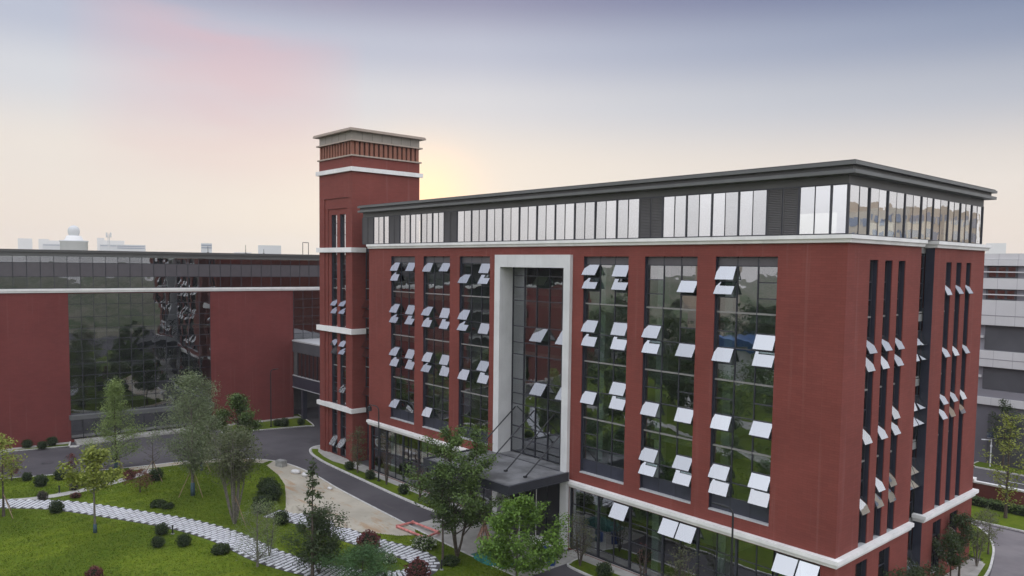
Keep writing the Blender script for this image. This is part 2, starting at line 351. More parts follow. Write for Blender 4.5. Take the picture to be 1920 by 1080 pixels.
_pm = {}
def pane_mesh(w, h, gl='glass'):
    k = ('p', round(w, 3), round(h, 3), gl)
    if k not in _pm:
        mb = MB(); mb.quad((0, 0, 0), (w, 0, 0), (w, 0, h), (0, 0, h), gl); mb.box(0, w, 0.001, 0.025, 0, h, 'glass_back', skip='f'); _pm[k] = mb.mesh('pane')
    return _pm[k]
def sash_mesh(w, h, ang, gl='glass_sash'):
    k = ('s', round(w, 3), round(h, 3), round(ang), gl)
    if k not in _pm:
        mb = MB(); t = 0.035
        mb.box(0, t, -0.05, 0, -h, 0, 'dark_metal'); mb.box(w-t, w, -0.05, 0, -h, 0, 'dark_metal')
        mb.box(t, w-t, -0.05, 0, -t, 0, 'dark_metal'); mb.box(t, w-t, -0.05, 0, -h, -h+t, 'dark_metal')
        mb.quad((0.012, -0.053, -h+0.012), (w-0.012, -0.053, -h+0.012), (w-0.012, -0.053, -0.02), (0.012, -0.053, -0.02), gl)
        a = R(ang); q = Vector((0, 0.0, -0.30*h)); q2 = Vector((0, -q.z*math.sin(a), q.z*math.cos(a)))
        for x in (0.05, w-0.05): mb.tube((x, 0, -0.62*h), (x, q2.y, q2.z), 0.012, 0.012, 'dark_metal', 5)
        _pm[k] = mb.mesh('open_sash')
    return _pm[k]
_pn = {}
def panel_mesh(w, h, mat, t=0.03):
    k = (round(w, 3), round(h, 3), mat, t)
    if k not in _pn:
        mb = MB(); g = 0.012; mb.box(g, w-g, 0, t, g, h-g, mat); _pn[k] = mb.mesh('panel')
    return _pn[k]

ROWS = [(21.85, 20.87, 'A1'), (20.87, 19.90, 'B1'), (19.90, 18.96, 'F1'), (18.96, 17.75, 'C2'), (17.75, 16.72, 'A2'), (16.72, 15.70, 'B2'), (15.70, 14.66, 'F2'),
        (14.66, 13.46, 'C3'), (13.46, 12.44, 'A3'), (12.44, 11.42, 'B3'), (11.42, 10.40, 'F3'), (10.40, 9.22, 'C4'), (9.22, 8.22, 'A4'), (8.22, 7.24, 'B4')]
MIDROWS = [(21.85, 18.96), (18.96, 16.72), (16.72, 14.66), (14.66, 12.44), (12.44, 10.40), (10.40, 8.22), (8.22, 7.24)]
SLABS = (18.96, 14.66, 10.40)
ANG = 30
def window(parent, loc, rz, w, z0, z1, cols, rows, opened, mids=None, panels=(), depth=0.32, slabs=SLABS, lining='navy_lining', gl='glass', sill=True, label=None, ang=ANG, bar=0.065):
    """tall glazed opening: local x across, y into the wall, z = world height. cols: x edges; rows: (top, bottom, key)"""
    mb = MB(); d = depth
    mb.quad((0, .06, z0), (0, .06, z1), (0, d+.06, z1), (0, d+.06, z0), lining); mb.quad((w, .06, z0), (w, d+.06, z0), (w, d+.06, z1), (w, .06, z1), lining)
    mb.quad((0, .06, z1), (w, .06, z1), (w, d+.06, z1), (0, d+.06, z1), lining); mb.quad((0, .06, z0), (0, d+.06, z0), (w, d+.06, z0), (w, .06, z0), lining)
    f = bar
    for i, x in enumerate(cols):
        a, b = (x, x+f) if i == 0 else ((x-f, x) if i == len(cols)-1 else (x-f/2, x+f/2))
        mb.box(a, b, d-0.06, d+0.05, z0+.002, z1-.002, 'dark_metal', skip='tb')
    nc = len(cols)-1
    o_rows = {}
    for c in range(nc):
        rr = [(a, b, '') for a, b in mids] if (mids and c % 2 == 1) else rows
        o_rows[c] = rr
        zl = sorted({a for a, b, k in rr} | {b for a, b, k in rr})
        for z in zl:
            t = f*0.5; yy = (d-0.075) if z in slabs else (d-0.05)
            mb.box(cols[c]+f/2, cols[c+1]-f/2, yy, d+0.05, z-t-(.02 if z in slabs else 0), z+t+(.02 if z in slabs else 0), 'slab_edge' if z in slabs else 'dark_metal', skip='lr')
    wn = mb.build('window', parent, loc); wn.rotation_euler = (0, 0, rz)
    if label: wn['label'] = label
    for c in range(nc):
        x0, x1 = cols[c]+f/2, cols[c+1]-f/2
        for a, b, k in o_rows[c]:
            key = (c, k)
            if k and key in opened:
                s = link('open_sash', sash_mesh(x1-x0-.02, a-b-.06, ang), wn, (x0+.01, d-0.06, a-.03), (R(-ang*random.Random(hash_((c, k, loc[0], loc[1]))).uniform(.78, 1.15)), 0, 0))
            else:
                link('pane', pane_mesh(x1-x0, a-b-f*.9, gl), wn, (x0, d, b+f*.45))
        for (pa, pb, mat) in panels:
            link('spandrel_panel', panel_mesh(cols[c+1]-cols[c], pa-pb, mat), wn, (cols[c], d-0.045, pb))
    if sill:
        sb = MB(); sb.box(.003, w-.003, -0.03, d, z0-.05, z0+0.04, 'sill_stone'); sb.build('sill', wn)
    return wn
def hash_(t): return int(abs(sum((i+1)*977.3*(ord(str(v)[0]) if isinstance(v, str) else v) + (ord(str(v)[-1])*13.7) for i, v in enumerate(t)))*100) % 1000003

# ------------------------------------------------------------------ ground
def sheet(name, pts, z, mat, zb=None, parent=None):
    mb = MB(); mb.prism(pts, (zb if zb is not None else z-0.3), z, mat); return mb.build(name, parent)
mb = MB(); n = 48; c0 = (-30, 0)
ring = [(c0[0]+1600*math.cos(2*math.pi*i/n), c0[1]+1600*math.sin(2*math.pi*i/n)) for i in range(n)]
mb.v = [(x, y, -0.06) for x, y in ring]; mb.f = [tuple(range(n))]; mb.m = [mb.mi('far_ground')]
struct(mb.build('ground'))
mb = MB(); mb.quad((-110, -150, 0), (60, -150, 0), (60, 62, 0), (-110, 62, 0), 'asphalt'); struct(mb.build('road'))

def smooth_line(pts, k=6):
    out = []
    P = [Vector(p) for p in pts]; P = [P[0]*2-P[1]] + P + [P[-1]*2-P[-2]]
    for i in range(1, len(P)-2):
        for j in range(k):
            t = j/k; a, b, c, d = P[i-1], P[i], P[i+1], P[i+2]
            out.append(tuple(0.5*((2*b)+(-a+c)*t+(2*a-5*b+4*c-d)*t*t+(-a+3*b-3*c+d)*t**3)))
    out.append(tuple(P[-2])); return out
def sweep_kerb(name, line, w, z0, z1, mat='kerb', left=True):
    """box section swept along a line, lying to its left (or right)"""
    L = [Vector(p[:2]) for p in line]; n = len(L); off = []
    for i in range(n):
        d = (L[min(i+1, n-1)]-L[max(i-1, 0)]).normalized(); nn = Vector((-d.y, d.x)) * (1 if left else -1); off.append(L[i]+nn*w)
    mb = MB()
    for i in range(n-1):
        a, b, c, d = L[i], L[i+1], off[i+1], off[i]
        if not left: a, b, c, d = d, c, b, a
        mb.quad((*a, z1), (*b, z1), (*c, z1), (*d, z1), mat); mb.quad((*a, z0), (*b, z0), (*b, z1), (*a, z1), mat); mb.quad((*c, z0), (*d, z0), (*d, z1), (*c, z1), mat)
    for q, s in ((0, 1), (n-1, -1)):
        a, b = L[q], off[q]; mb.quad((*a, z0), (*b, z0), (*b, z1), (*a, z1), mat)
    return struct(mb.build(name))

north = smooth_line([(-80, -60), (-74.5, -44), (-71.5, -36), (-69.5, -30), (-68.1, -26), (-67.0, -22), (-65.9, -17.5), (-65.2, -13.6), (-63.6, -10.0), (-61.2, -7.2), (-58.6, -5.9), (-55.5, -5.4), (-51.1, -5.45), (-45.8, -5.95), (-37.2, -6.4), (-29, -6.75), (-20, -6.8), (-5, -6.8), (14, -6.8)])
lawn_poly = [(x, y) for x, y in north]
lawn_pts = lawn_poly + [(16, -9), (17, -140), (-100, -140), (-100, -70)]
struct(sheet('lawn', list(reversed(lawn_pts)), 0.09, 'lawn', -0.02))
sweep_kerb('kerb', north, 0.16, -0.02, 0.125, left=True)
# bare sandy plot inside the bend, and the strip of sand behind the kerb
inner = [(x, y) for x, y in north if -59.6 < x < -31.0 and y > -8.0]
def offs(line, w):
    L = [Vector(p) for p in line]; o = []
    for i in range(len(L)):
        d = (L[min(i+1, len(L)-1)]-L[max(i-1, 0)]).normalized(); o.append(tuple(L[i]+Vector((d.y, -d.x))*w))
    return o
sandp = offs(inner, 0.02) + [(-30.6, -7.4), (-31.4, -8.6), (-33.0, -9.6), (-34.4, -10.7), (-37.8, -11.8), (-40.5, -12.6), (-43.8, -12.2), (-47.2, -10.6), (-50.4, -9.2), (-54.0, -8.2), (-58.2, -7.6)]
struct(sheet('sand_ground', list(reversed(sandp)), 0.105, 'sand', 0.0))
strip_l = [(x, y) for x, y in north if y > -19.0 and x < -59.6]
struct(sheet('sand_verge', list(reversed(offs(strip_l, 0.02) + list(reversed(offs(strip_l, 1.25))))), 0.1005, 'sand', 0.0))
# dusty apron of the road at the entrance
struct(sheet('forecourt', [(-33.2, -2.2), (-33.0, -6.4), (-29, -6.72), (-18.9, -6.75), (-18.9, -0.9), (-30, -0.9)], 0.006, 'paving', -0.02))
# strip in front of the main facade
def kerbed_island(name, outer, w=0.15):
    sweep_kerb('kerb', outer, w, -0.02, 0.125, left=False)
k1 = smooth_line([(-62.6, 9.0), (-63.0, 2.0), (-62.6, 0.0), (-60.5, -1.25), (-57.0, -1.9), (-54.0, -2.15), (-47.0, -2.4), (-40.0, -2.65), (-34.6, -2.55), (-33.6, -1.6), (-33.6, -0.9)])
sweep_kerb('kerb', k1, 0.16, -0.02, 0.125, left=False)
a1 = list(reversed(offs(k1, -0.02)))
struct(sheet('paving', list(k1[:]) + [(-33.6, 0.6), (-61.0, 0.6), (-61.0, 9.0)], 0.085, 'paving', -0.02))
g1 = [p for p in k1 if p[0] > -62.3 and p[1] < -0.35 and p[0] < -33.9]
struct(sheet('lawn_strip', [(p[0]+.04, p[1]+.15) for p in g1] + [(-33.9, -0.95), (-53.4, -0.95), (-55.5, -1.25), (-58.0, -1.0), (-60.4, -.45), (-61.6, .2)], 0.1, 'lawn', 0.0))
k2 = smooth_line([(-18.8, -0.9), (-18.6, -1.9), (-17.6, -2.5), (-10, -2.55), (0, -2.5), (2.2, -2.2), (2.9, -0.5), (2.6, 6), (2.3, 14), (1.8, 19.5), (1.1, 23.0), (0.2, 26.2), (-1.2, 29.2), (-3.2, 31.2), (-6, 32.0)])
sweep_kerb('kerb', k2, 0.15, -0.02, 0.125, left=False)
struct(sheet('lawn_side', list(k2) + [(-6, 22.6), (0.7, 22.6), (0.7, -1.0), (-18.8, -1.0)], 0.095, 'lawn', -0.02))
struct(sheet('paving_side', [(-20.4, -0.98), (0.95, -0.98), (0.95, 21.9), (-6, 22.4), (-6, 0.3), (-20.4, 0.3)], 0.102, 'paving', 0.0))
struct(sheet('side_path', [(0.96, 16.5), (1.75, 17.2), (1.15, 21.6), (0.96, 21.6)], 0.104, 'paving', 0.0))
struct(sheet('parking_lot', [(3.2, 2.0), (30, 2.0), (30, 31.8), (-3.0, 31.8), (-1.0, 29.4), (1.3, 23.1), (2.1, 19.5), (2.6, 12)], 0.004, 'lot', -0.05))
k3 = [(-20, 32.2), (-6, 32.0), (0, 32.2), (12, 32.5), (30, 33)]
sweep_kerb('kerb', k3, 0.15, -0.02, 0.12, left=True)
struct(sheet('rear_lawn', [(-20, 32.35), (-6, 32.15), (0, 32.35), (12, 32.65), (30, 33.15), (30, 38.1), (-20, 37.2)], 0.09, 'lawn', -0.02))
# strip along the left building
OL = Vector((-78.59, 6.07, 0)); RL = R(90-13.04); DL = Vector((math.cos(RL), math.sin(RL), 0)); NLi = Vector((-math.sin(RL), math.cos(RL), 0))
RB = R(90-4.5); DB = Vector((math.cos(RB), math.sin(RB), 0)); NB = Vector((-math.sin(RB), math.cos(RB), 0)); OB = OL - DL*15 + DB*15
def LW(u, d, z=0.0): p = OL + DL*u + NLi*d; return (p.x, p.y, p.z+z)
def BW(u, d, z=0.0): p = OB + DB*u + NB*d; return (p.x, p.y, p.z+z)
def L2(u, d): return LW(u, d)[:2]
def l_island(u0, u1, d, rr):
    pts = [L2(u0, 4.0), L2(u0, -d+rr*.2), L2(u0+rr, -d), L2((u0+u1)/2, -d), L2(u1-rr, -d), L2(u1, -d+rr*.2), L2(u1, 4.0)]
    ln = smooth_line([pts[0], pts[1], pts[2], pts[3], pts[4], pts[5], pts[6]], 5)
    sweep_kerb('kerb', ln, 0.16, -0.02, 0.125, left=True)
    struct(sheet('lawn_strip', list(ln), 0.085, 'lawn', -0.02))
    struct(sheet('paving_strip', [BW(u0+.3, 0.5)[:2], BW(u0+.3, -1.0)[:2], BW(u1-.3, -1.0)[:2], BW(u1-.3, 0.5)[:2]], 0.1, 'paving', 0.0))
l_island(-75, -27.3, 4.3, 1.2)
l_island(-10.6, 1.0, 4.6, 1.0)
mb = MB(); mb.box(-27.0, -11.0, -1.7, 0.0, 0, 0.30, 'paving'); mb.box(-27.0, -21.5, -2.2, -1.7, 0, 0.15, 'paving')
o = struct(mb.build('entrance_steps', None, tuple(OB))); o.rotation_euler = (0, 0, RB)
# light concrete footpath through the lawn
pc = smooth_line([(-63.6, -35.5), (-61.4, -31.4), (-60.3, -29.0), (-60.1, -26.6), (-60.5, -24.2), (-61.4, -21.6), (-62.8, -19.0), (-64.2, -17.4)], 5)
struct(sheet('footpath', list(reversed(offs(pc, -0.55) + list(reversed(offs(pc, 0.55))))), 0.112, 'paving', 0.0))

# stepping stone paths: dark bed and pale slabs
def slab_path(line, halfw, pitch=0.42, cols=4, name='stone_path', label=''):
    L = [Vector(p) for p in smooth_line(line, 14)]
    bed = MB(); l = offs(L, -halfw-.12); r = offs(L, halfw+.12)
    for i in range(len(L)-1): bed.quad((*r[i], .118), (*r[i+1], .118), (*l[i+1], .118), (*l[i], .118), 'path_bed')
    root = struct(bed.build(name)); root['label'] = label
    cum = [0.0]
    for i in range(len(L)-1): cum.append(cum[-1]+(L[i+1]-L[i]).length)
    res = []; s = pitch; k = 0
    while s < cum[-1]-pitch:
        i = max(j for j in range(len(cum)) if cum[j] <= s); t = (s-cum[i])/(cum[i+1]-cum[i]); p = L[i].lerp(L[i+1], t); d = (L[i+1]-L[i]).normalized()
        w = 2*halfw/cols; sh = (0.25*w if k % 2 else -0.25*w)
        for c in range(cols):
            off = -halfw+w*(c+.5)+sh; q = p+Vector((-d.y, d.x))*off; res.append((q.x, q.y, math.atan2(d.y, d.x), w))
        s += pitch; k += 1
    return root, res
pa, sa_ = slab_path([(-64.5, -35.0), (-60.4, -31.2), (-57.0, -27.6), (-53.9, -25.55), (-50.9, -23.9), (-47.4, -22.0), (-43.9, -20.4), (-40.0, -19.2), (-36.9, -18.75), (-33.6, -18.3), (-30.4, -17.3), (-27.4, -15.9), (-24.6, -14.4)], 1.12, label='winding path of pale slabs crossing the lawn')
pb, sb_ = slab_path([(-43.0, -14.0), (-40.6, -13.0), (-37.5, -12.1), (-34.4, -11.7), (-31.0, -11.0), (-28.2, -10.2), (-26.2, -10.0), (-24.8, -10.6), (-24.2, -11.8), (-24.4, -13.0), (-25.2, -14.2)], 0.98, label='curving path of pale slabs beside the sandy plot')
slabm = {}
def slab_mesh(w):
    k = round(w, 3)
    if k not in slabm:
        mb = MB(); g = .035; mb.box(-.125, .125, -w/2+g, w/2-g, 0, .05, 'slab_white', skip='b'); slabm[k] = mb.mesh('paving_slab')
    return slabm[k]
rs = random.Random(3)
for root, lst, keep in ((pa, sa_, 190), (pb, sb_, 110)):
    lst = sorted(lst, key=lambda q: (q[0]-CAM.x)**2+(q[1]-CAM.y)**2)
    inview = [q for q in lst if (root is pb) or q[0] < -30.5]
    keepset = inview[:keep]; rest = [q for q in lst if q not in keepset]
    for x, y, a, w in keepset: link('paving_slab', slab_mesh(w), root, (x, y, .12+rs.uniform(-.008, .008)), (rs.uniform(-.012, .012), rs.uniform(-.012, .012), a+rs.uniform(-.03, .03)))
    mb = MB()
    for x, y, a, w in rest:
        c, s = math.cos(a), math.sin(a); h = w/2-.035; P = [(x+c*u-s*v, y+s*u+c*v) for u, v in ((-.125, -h), (.125, -h), (.125, h), (-.125, h))]
        z = .17+rs.uniform(-.008, .008)
        mb.quad(*[(*p, z) for p in P], 'slab_white')
        for i in range(4): a_, b_ = P[i], P[(i+1) % 4]; mb.quad((*a_, .118), (*b_, .118), (*b_, z), (*a_, z), 'slab_white')
    if rest: o = mb.build('paving_slabs', root); o['kind'] = 'stuff'

# ------------------------------------------------------------------ main office building
XW, XE, YN = -50.05, 0.0, 21.7
main = thing('office_building', 'long red brick office block with tall window strips and white portal entrance', 'building', (0, 0, 0))
COLS = [(-45.9, -41.75), (-40.35, -36.2), (-34.8, -30.6), (-19.78, -15.5), (-14.06, -9.78), (-8.42, -4.16)]
WZ0, WZ1 = 6.28, 22.43
fh = [(a, b, WZ0, WZ1) for a, b in COLS] + [(-29.0, -21.5, 0.0, 21.56)] + [(-49.7, -30.0, 0.12, 4.86), (-20.86, -0.85, 0.12, 4.86)]
S1 = [(2.80, 3.90), (4.82, 5.86), (6.72, 7.74)]; S2 = [(14.35, 15.35), (16.22, 17.2), (18.1, 19.05)]
LWN = [(2.6, 4.15), (5.75, 7.35), (14.24, 15.75), (17.33, 18.83)]
wall = MB()
holed_wall(wall, XW, XE, 0, 23.25, fh, 0.0, 'brick')
wl = wall.build('wall', main)
SLOT0, SLOT1, SD = 10.1, 12.3, 0.55
side = MB()
holed_wall(side, 0.0, SLOT0, 0, 23.25, [(a, b, 5.4, 22.3) for a, b in S1] + [(a, b, 0.9, 4.48) for a, b in LWN if a < 10], 0.0, 'brick')
holed_wall(side, SLOT1, YN, 0, 23.25, [(a, b, 5.4, 22.3) for a, b in S2] + [(a, b, 0.9, 4.48) for a, b in LWN if a > 10], 0.0, 'brick')
side.quad((SLOT0, 0, 0), (SLOT0, SD, 0), (SLOT0, SD, 23.25), (SLOT0, 0, 23.25), 'navy_lining'); side.quad((SLOT1, 0, 0), (SLOT1, 0, 23.25), (SLOT1, SD, 23.25), (SLOT1, SD, 0), 'navy_lining')
sw = side.build('wall', main); sw.rotation_euler = (0, 0, R(90))
bk = MB()
bk.quad((XE, YN, 0), (XW, YN, 0), (XW, YN, 23.25), (XE, YN, 23.25), 'brick'); bk.quad((XW, YN, 0), (XW, 0, 0), (XW, 0, 23.25), (XW, YN, 23.25), 'brick')
bk.build('wall', main)
opens = [
 {(0, 'A1'), (0, 'B1'), (2, 'A1'), (0, 'A2'), (0, 'B2'), (2, 'A2'), (2, 'B2'), (0, 'A3'), (0, 'B3'), (2, 'A3'), (2, 'B3'), (0, 'B4'), (2, 'B4')},
 {(0, 'A1'), (2, 'A1'), (0, 'A2'), (0, 'B2'), (2, 'A2'), (2, 'B2'), (0, 'A3'), (0, 'B3'), (2, 'A3'), (2, 'B3'), (0, 'B4')},
 {(0, 'B1'), (2, 'A1'), (2, 'B1'), (0, 'A2'), (0, 'B2'), (2, 'B2'), (0, 'B3'), (2, 'A3'), (2, 'B3')},
 {(0, 'A1'), (0, 'B1'), (2, 'A1'), (2, 'B1'), (0, 'A2'), (0, 'B2'), (2, 'A2'), (2, 'B2'), (0, 'B3'), (2, 'A3'), (2, 'B3')},
 {(2, 'B1'), (0, 'A2'), (0, 'B2'), (2, 'B2'), (0, 'B3'), (2, 'B3'), (0, 'A4'), (0, 'B4'), (2, 'A4'), (2, 'B4')},
 {(0, 'A1'), (0, 'B1'), (0, 'B2'), (2, 'A2'), (2, 'B2'), (0, 'B3'), (2, 'B3'), (0, 'A4'), (0, 'B4'), (2, 'A4'), (2, 'B4')}]
for (a, b), op in zip(COLS, opens):
    w = b-a
    window(main, (a, 0, 0), 0, w, WZ0, WZ1, [0, w/3, 2*w/3, w], ROWS, op, MIDROWS, [(22.40, 21.85, 'spandrel'), (7.24, 6.31, 'sill_panel')])
SROWS = [(22.27, 21.0, 'T')] + [(21.0, 19.95, 'B1'), (19.95, 18.96, 'F1')] + ROWS[3:] + [(7.24, 5.5, 'L')]
so = [{'A2', 'B2', 'B3', 'B4'}, {'A2', 'B2', 'B3', 'A4', 'B4'}, {'A2', 'B2', 'A3', 'B3', 'A4', 'B4'}, {'B1', 'B2', 'A3', 'B3'}, {'B1', 'B2', 'A3', 'B3'}, {'B1', 'B2', 'A3', 'B3'}]
for (a, b), op in zip(S1+S2, so):
    window(main, (0, a, 0), R(90), b-a, 5.4, 22.3, [0, b-a], SROWS, {(0, k) for k in op}, None, (), depth=0.36)
for i, (a, b) in enumerate(LWN):
    window(main, (0, a, 0), R(90), b-a, 0.9, 4.48, [0, b-a], [(4.48, 3.3, 'T'), (3.3, 1.9, 'S'), (1.9, 0.92, 'L')], {(0, 'S')} if i >= 2 else set(), None, (), depth=0.34, slabs=())
SLR = [(23.2, 21.85, 'T')] + ROWS + [(7.24, 6.2, 'P'), (6.2, 4.5, 'G1'), (4.5, 2.9, 'G2'), (2.9, 1.5, 'G3'), (1.5, 0.1, 'G4')]
window(main, (-SD-.02, SLOT0, 0), R(90), SLOT1-SLOT0, 0.05, 23.24, [0, 1.1, 2.2], SLR, {(c, k) for c in (0, 1) for k in ('A2', 'B2', 'A3', 'B3', 'A4', 'B4', 'G3')}, None, (), depth=0.12, sill=False)
# recess between tower and office block
REC = [(22.8, 20.87, 'T')] + ROWS[1:] + [(7.24, 5.4, 'L')]
window(main, (-54.0, 1.9, 0), 0, 3.95, 5.3, 22.9, [0, 1.3, 2.6, 3.95], REC, {(0, k) for k in ('A2', 'B2', 'A3', 'B3', 'B4')} | {(1, 'A2'), (1, 'B2'), (1, 'A3'), (1, 'B3'), (1, 'B4')}, None, (), depth=0.12, sill=False)
mb = MB(); mb.box(-54.0, XW-.002, 2.2, 2.3, 0, 5.3, 'navy_lining'); mb.box(-54.0, XW-.002, 1.95, 2.2, 22.9, 23.3, 'dark_metal'); mb.build('recess_panel', main)

# white bands
def band_ring(name, z0, z1, lip, parts, parent, mat='white_stone'):
    """stepped moulding along polylines with mitred corners; parts: list of polylines, wall on the left side"""
    obs = []
    for pl in parts:
        mb = MB(); P = [Vector(p) for p in pl]; n = len(P)
        def mit(i, w):
            ds = []
            if i > 0: ds.append((P[i]-P[i-1]).normalized())
            if i < n-1: ds.append((P[i+1]-P[i]).normalized())
            ns = [Vector((d.y, -d.x)) for d in ds]
            if len(ns) == 1: return P[i]+ns[0]*w
            m_ = (ns[0]+ns[1]).normalized(); return P[i]+m_*(w/max(m_.dot(ns[0]), .2))
        prof = [(0.0, z1)] + [(w, z) for w, z in lip] + [(0.0, z0)]
        rows = [[(*mit(i, w), z) for i in range(n)] for w, z in prof]
        for a, b in zip(rows, rows[1:]):
            for i in range(n-1): mb.quad(b[i], b[i+1], a[i+1], a[i], mat)
        for i in (0, n-1):
            k = len(mb.v); mb.v += [r[i] for r in rows]; mb.f.append(tuple(range(k, k+len(rows)))); mb.m.append(mb.mi(mat))
        obs.append(mb.build(name, parent))
    return obs
up = [(0.36, 23.64), (0.36, 23.43), (0.24, 23.41), (0.20, 23.22)]
band_ring('cornice_band', 23.2, 23.66, up, [[(XW+.02, 0), (0, 0), (0, SLOT0)], [(-SD, SLOT1), (0, SLOT1), (0, YN), (-3, YN)]], main)
lo = [(0.34, 5.44), (0.34, 5.20), (0.22, 5.18), (0.16, 4.95)]
band_ring('lower_band', 4.93, 5.46, lo, [[(XW+.02, 0), (-29.62, 0)], [(-20.85, 0), (0, 0), (0, SLOT0)], [(-SD, SLOT1), (0, SLOT1), (0, YN), (-3, YN)]], main)
# top floor
tops = [(-51.4, 'L'), (-49.5, 'G'), (-48.25, 'G'), (-47.38, 'G'), (-46.52, 'L'), (-45.6, 'L'), (-44.65, 'W')]
edges = []
def seg(a, b, n, kind):
    for i in range(n): edges.append((a+(b-a)*i/n, a+(b-a)*(i+1)/n, kind, i % 2 == 0))
seg(-51.6, -49.5, 2, 'L'); seg(-49.5, -46.52, 3, 'G'); seg(-46.52, -44.65, 2, 'L'); seg(-44.65, -37.35, 8, 'G'); seg(-37.35, -35.45, 2, 'L'); seg(-35.45, -14.75, 20, 'G'); seg(-14.75, -12.79, 2, 'L'); seg(-12.79, -5.07, 8, 'G'); seg(-5.07, -3.06, 2, 'L'); seg(-3.06, -0.2, 3, 'G')
TZ0, TZ1, TY = 23.66, 26.47, 0.2
def louvre_mesh(w, h):
    k = ('l', round(w, 2), h)
    if k not in _pm:
        mb = MB(); mb.box(0, w, 0.04, 0.1, 0, h, 'louvre_metal'); mb.box(0, .05, 0, .04, 0, h, 'louvre_metal'); mb.box(w-.05, w, 0, .04, 0, h, 'louvre_metal')
        n = 26
        for i in range(n):
            z = h*(i+.2)/n; mb.quad((.05, 0.005, z), (w-.05, 0.005, z), (w-.05, .04, z+h/n*.7), (.05, .04, z+h/n*.7), 'louvre_metal'); mb.quad((.05, 0.005, z), (.05, .04, z-.02), (w-.05, .04, z-.02), (w-.05, .005, z), 'louvre_metal')
        _pm[k] = mb.mesh('louvre_panel')
    return _pm[k]
fr = MB(); fr.box(-51.6, -0.2, TY-.04, TY+.08, TZ0, TZ0+.07, 'dark_metal'); fr.box(-51.6, -0.2, TY-.04, TY+.08, TZ1-.07, TZ1, 'dark_metal')
for a, b, k, th in edges:
    wdt = .045 if th or k == 'L' else .022
    fr.box(a-wdt, a+wdt, TY-(.07 if th else .03), TY+.08, TZ0+.07, TZ1-.07, 'dark_metal')
tf = fr.build('window_band', main)
for a, b, k, th in edges:
    if k == 'G': link('pane', pane_mesh(b-a-.06, TZ1-TZ0-.15, 'glass_top'), tf, (a+.03, TY, TZ0+.075))
    else: link('louvre_panel', louvre_mesh(b-a-.1, TZ1-TZ0-.15), tf, (a+.05, TY-.06, TZ0+.075))
se = [0.24, 1.56, 2.82, 4.04, 5.27, 6.49, 7.68, 8.96, 10.22, 11.14, 12.13, 13.4, 14.74, 15.85, 16.96, 18.06, 19.16, 20.3, 21.4]
fr = MB(); fr.box(.2, 21.5, TY-.04, TY+.08, TZ0, TZ0+.07, 'dark_metal'); fr.box(.2, 21.5, TY-.04, TY+.08, TZ1-.07, TZ1, 'dark_metal')
for i, a in enumerate(se):
    wdt = .05 if i % 2 == 0 else .02
    fr.box(a-wdt, a+wdt, TY-(.07 if i % 2 == 0 else .02), TY+.08, TZ0+.07, TZ1-.07, 'dark_metal')
tf = fr.build('window_band', main); tf.rotation_euler = (0, 0, R(90))
for a, b in zip(se, se[1:]): link('pane', pane_mesh(b-a-.06, TZ1-TZ0-.15, 'glass_top'), tf, (a+.03, TY, TZ0+.075))
# roof: frieze, two projecting slabs with a recess between, low roof
def roof_ring(mb, w, z0, z1, mat):
    x0, x1, y0, y1 = -51.6, w, -w, YN+w
    mb.box(x0, x1, y0, y1, z0, z1, mat)
rf = MB()
rf.box(-51.55, -.18, .18, YN-.18, TZ1, 26.94, 'frieze_metal')
roof_ring(rf, 0.45, 26.94, 27.14, 'roof_metal'); rf.box(-51.58, .18, -.18, YN+.18, 27.14, 27.40, 'frieze_metal'); roof_ring(rf, 0.47, 27.40, 27.58, 'roof_metal'); rf.box(-51.5, .38, -.38, YN+.38, 27.58, 27.66, 'frieze_metal')
rf.build('roof', main)
# floors and rooms behind the glass
fl = MB()
for z in (5.0, 10.15, 14.42, 18.72, 23.2):
    fl.box(XW+.1, -29.2, 0.62, 11, z-.35, z+.12, 'floor_slab'); fl.box(-29.2, -21.3, 1.6, 11, z-.35, z+.12, 'floor_slab'); fl.box(-21.3, -.62, 0.62, 21.2, z-.35, z+.12, 'floor_slab')
fl.build('floor_slab', main)
iw = MB()
iw.box(XW+.1, -12, 9.0, 9.15, .1, 23.0, 'interior_wall'); iw.box(-12.1, -11.95, 9.15, 21.2, .1, 23.0, 'interior_wall')
iw.box(-51.4, -9, 7.5, 7.6, 23.4, 26.4, 'interior_white')
for x in (-40.9, -35.5, -14.7, -9.1): iw.box(x-.06, x+.06, .7, 9, 5.2, 23, 'interior_wall')
holed_wall(iw, -11, -.25, 23.66, 26.45, [(-8.3, -6.4, 24.0, 25.5), (-5.4, -3.5, 24.0, 25.5), (-2.7, -1.0, 24.0, 25.5)], 21.2, 'interior_white', .15)
iw.build('interior_wall', main)
for i, x in enumerate([-47.5, -42.0, -36.4, -31.2, -19.0, -13.6, -8.2, -2.6]):
    cm = MB(); cm.box(x-.3, x+.3, 1.3, 1.9, .1, 23.0, 'interior_white'); cm.build('column', main)
cm = MB(); cm.box(XW+.05, -.5, .4, 21, .06, .1, 'interior_dark'); cm.build('ground_floor', main)
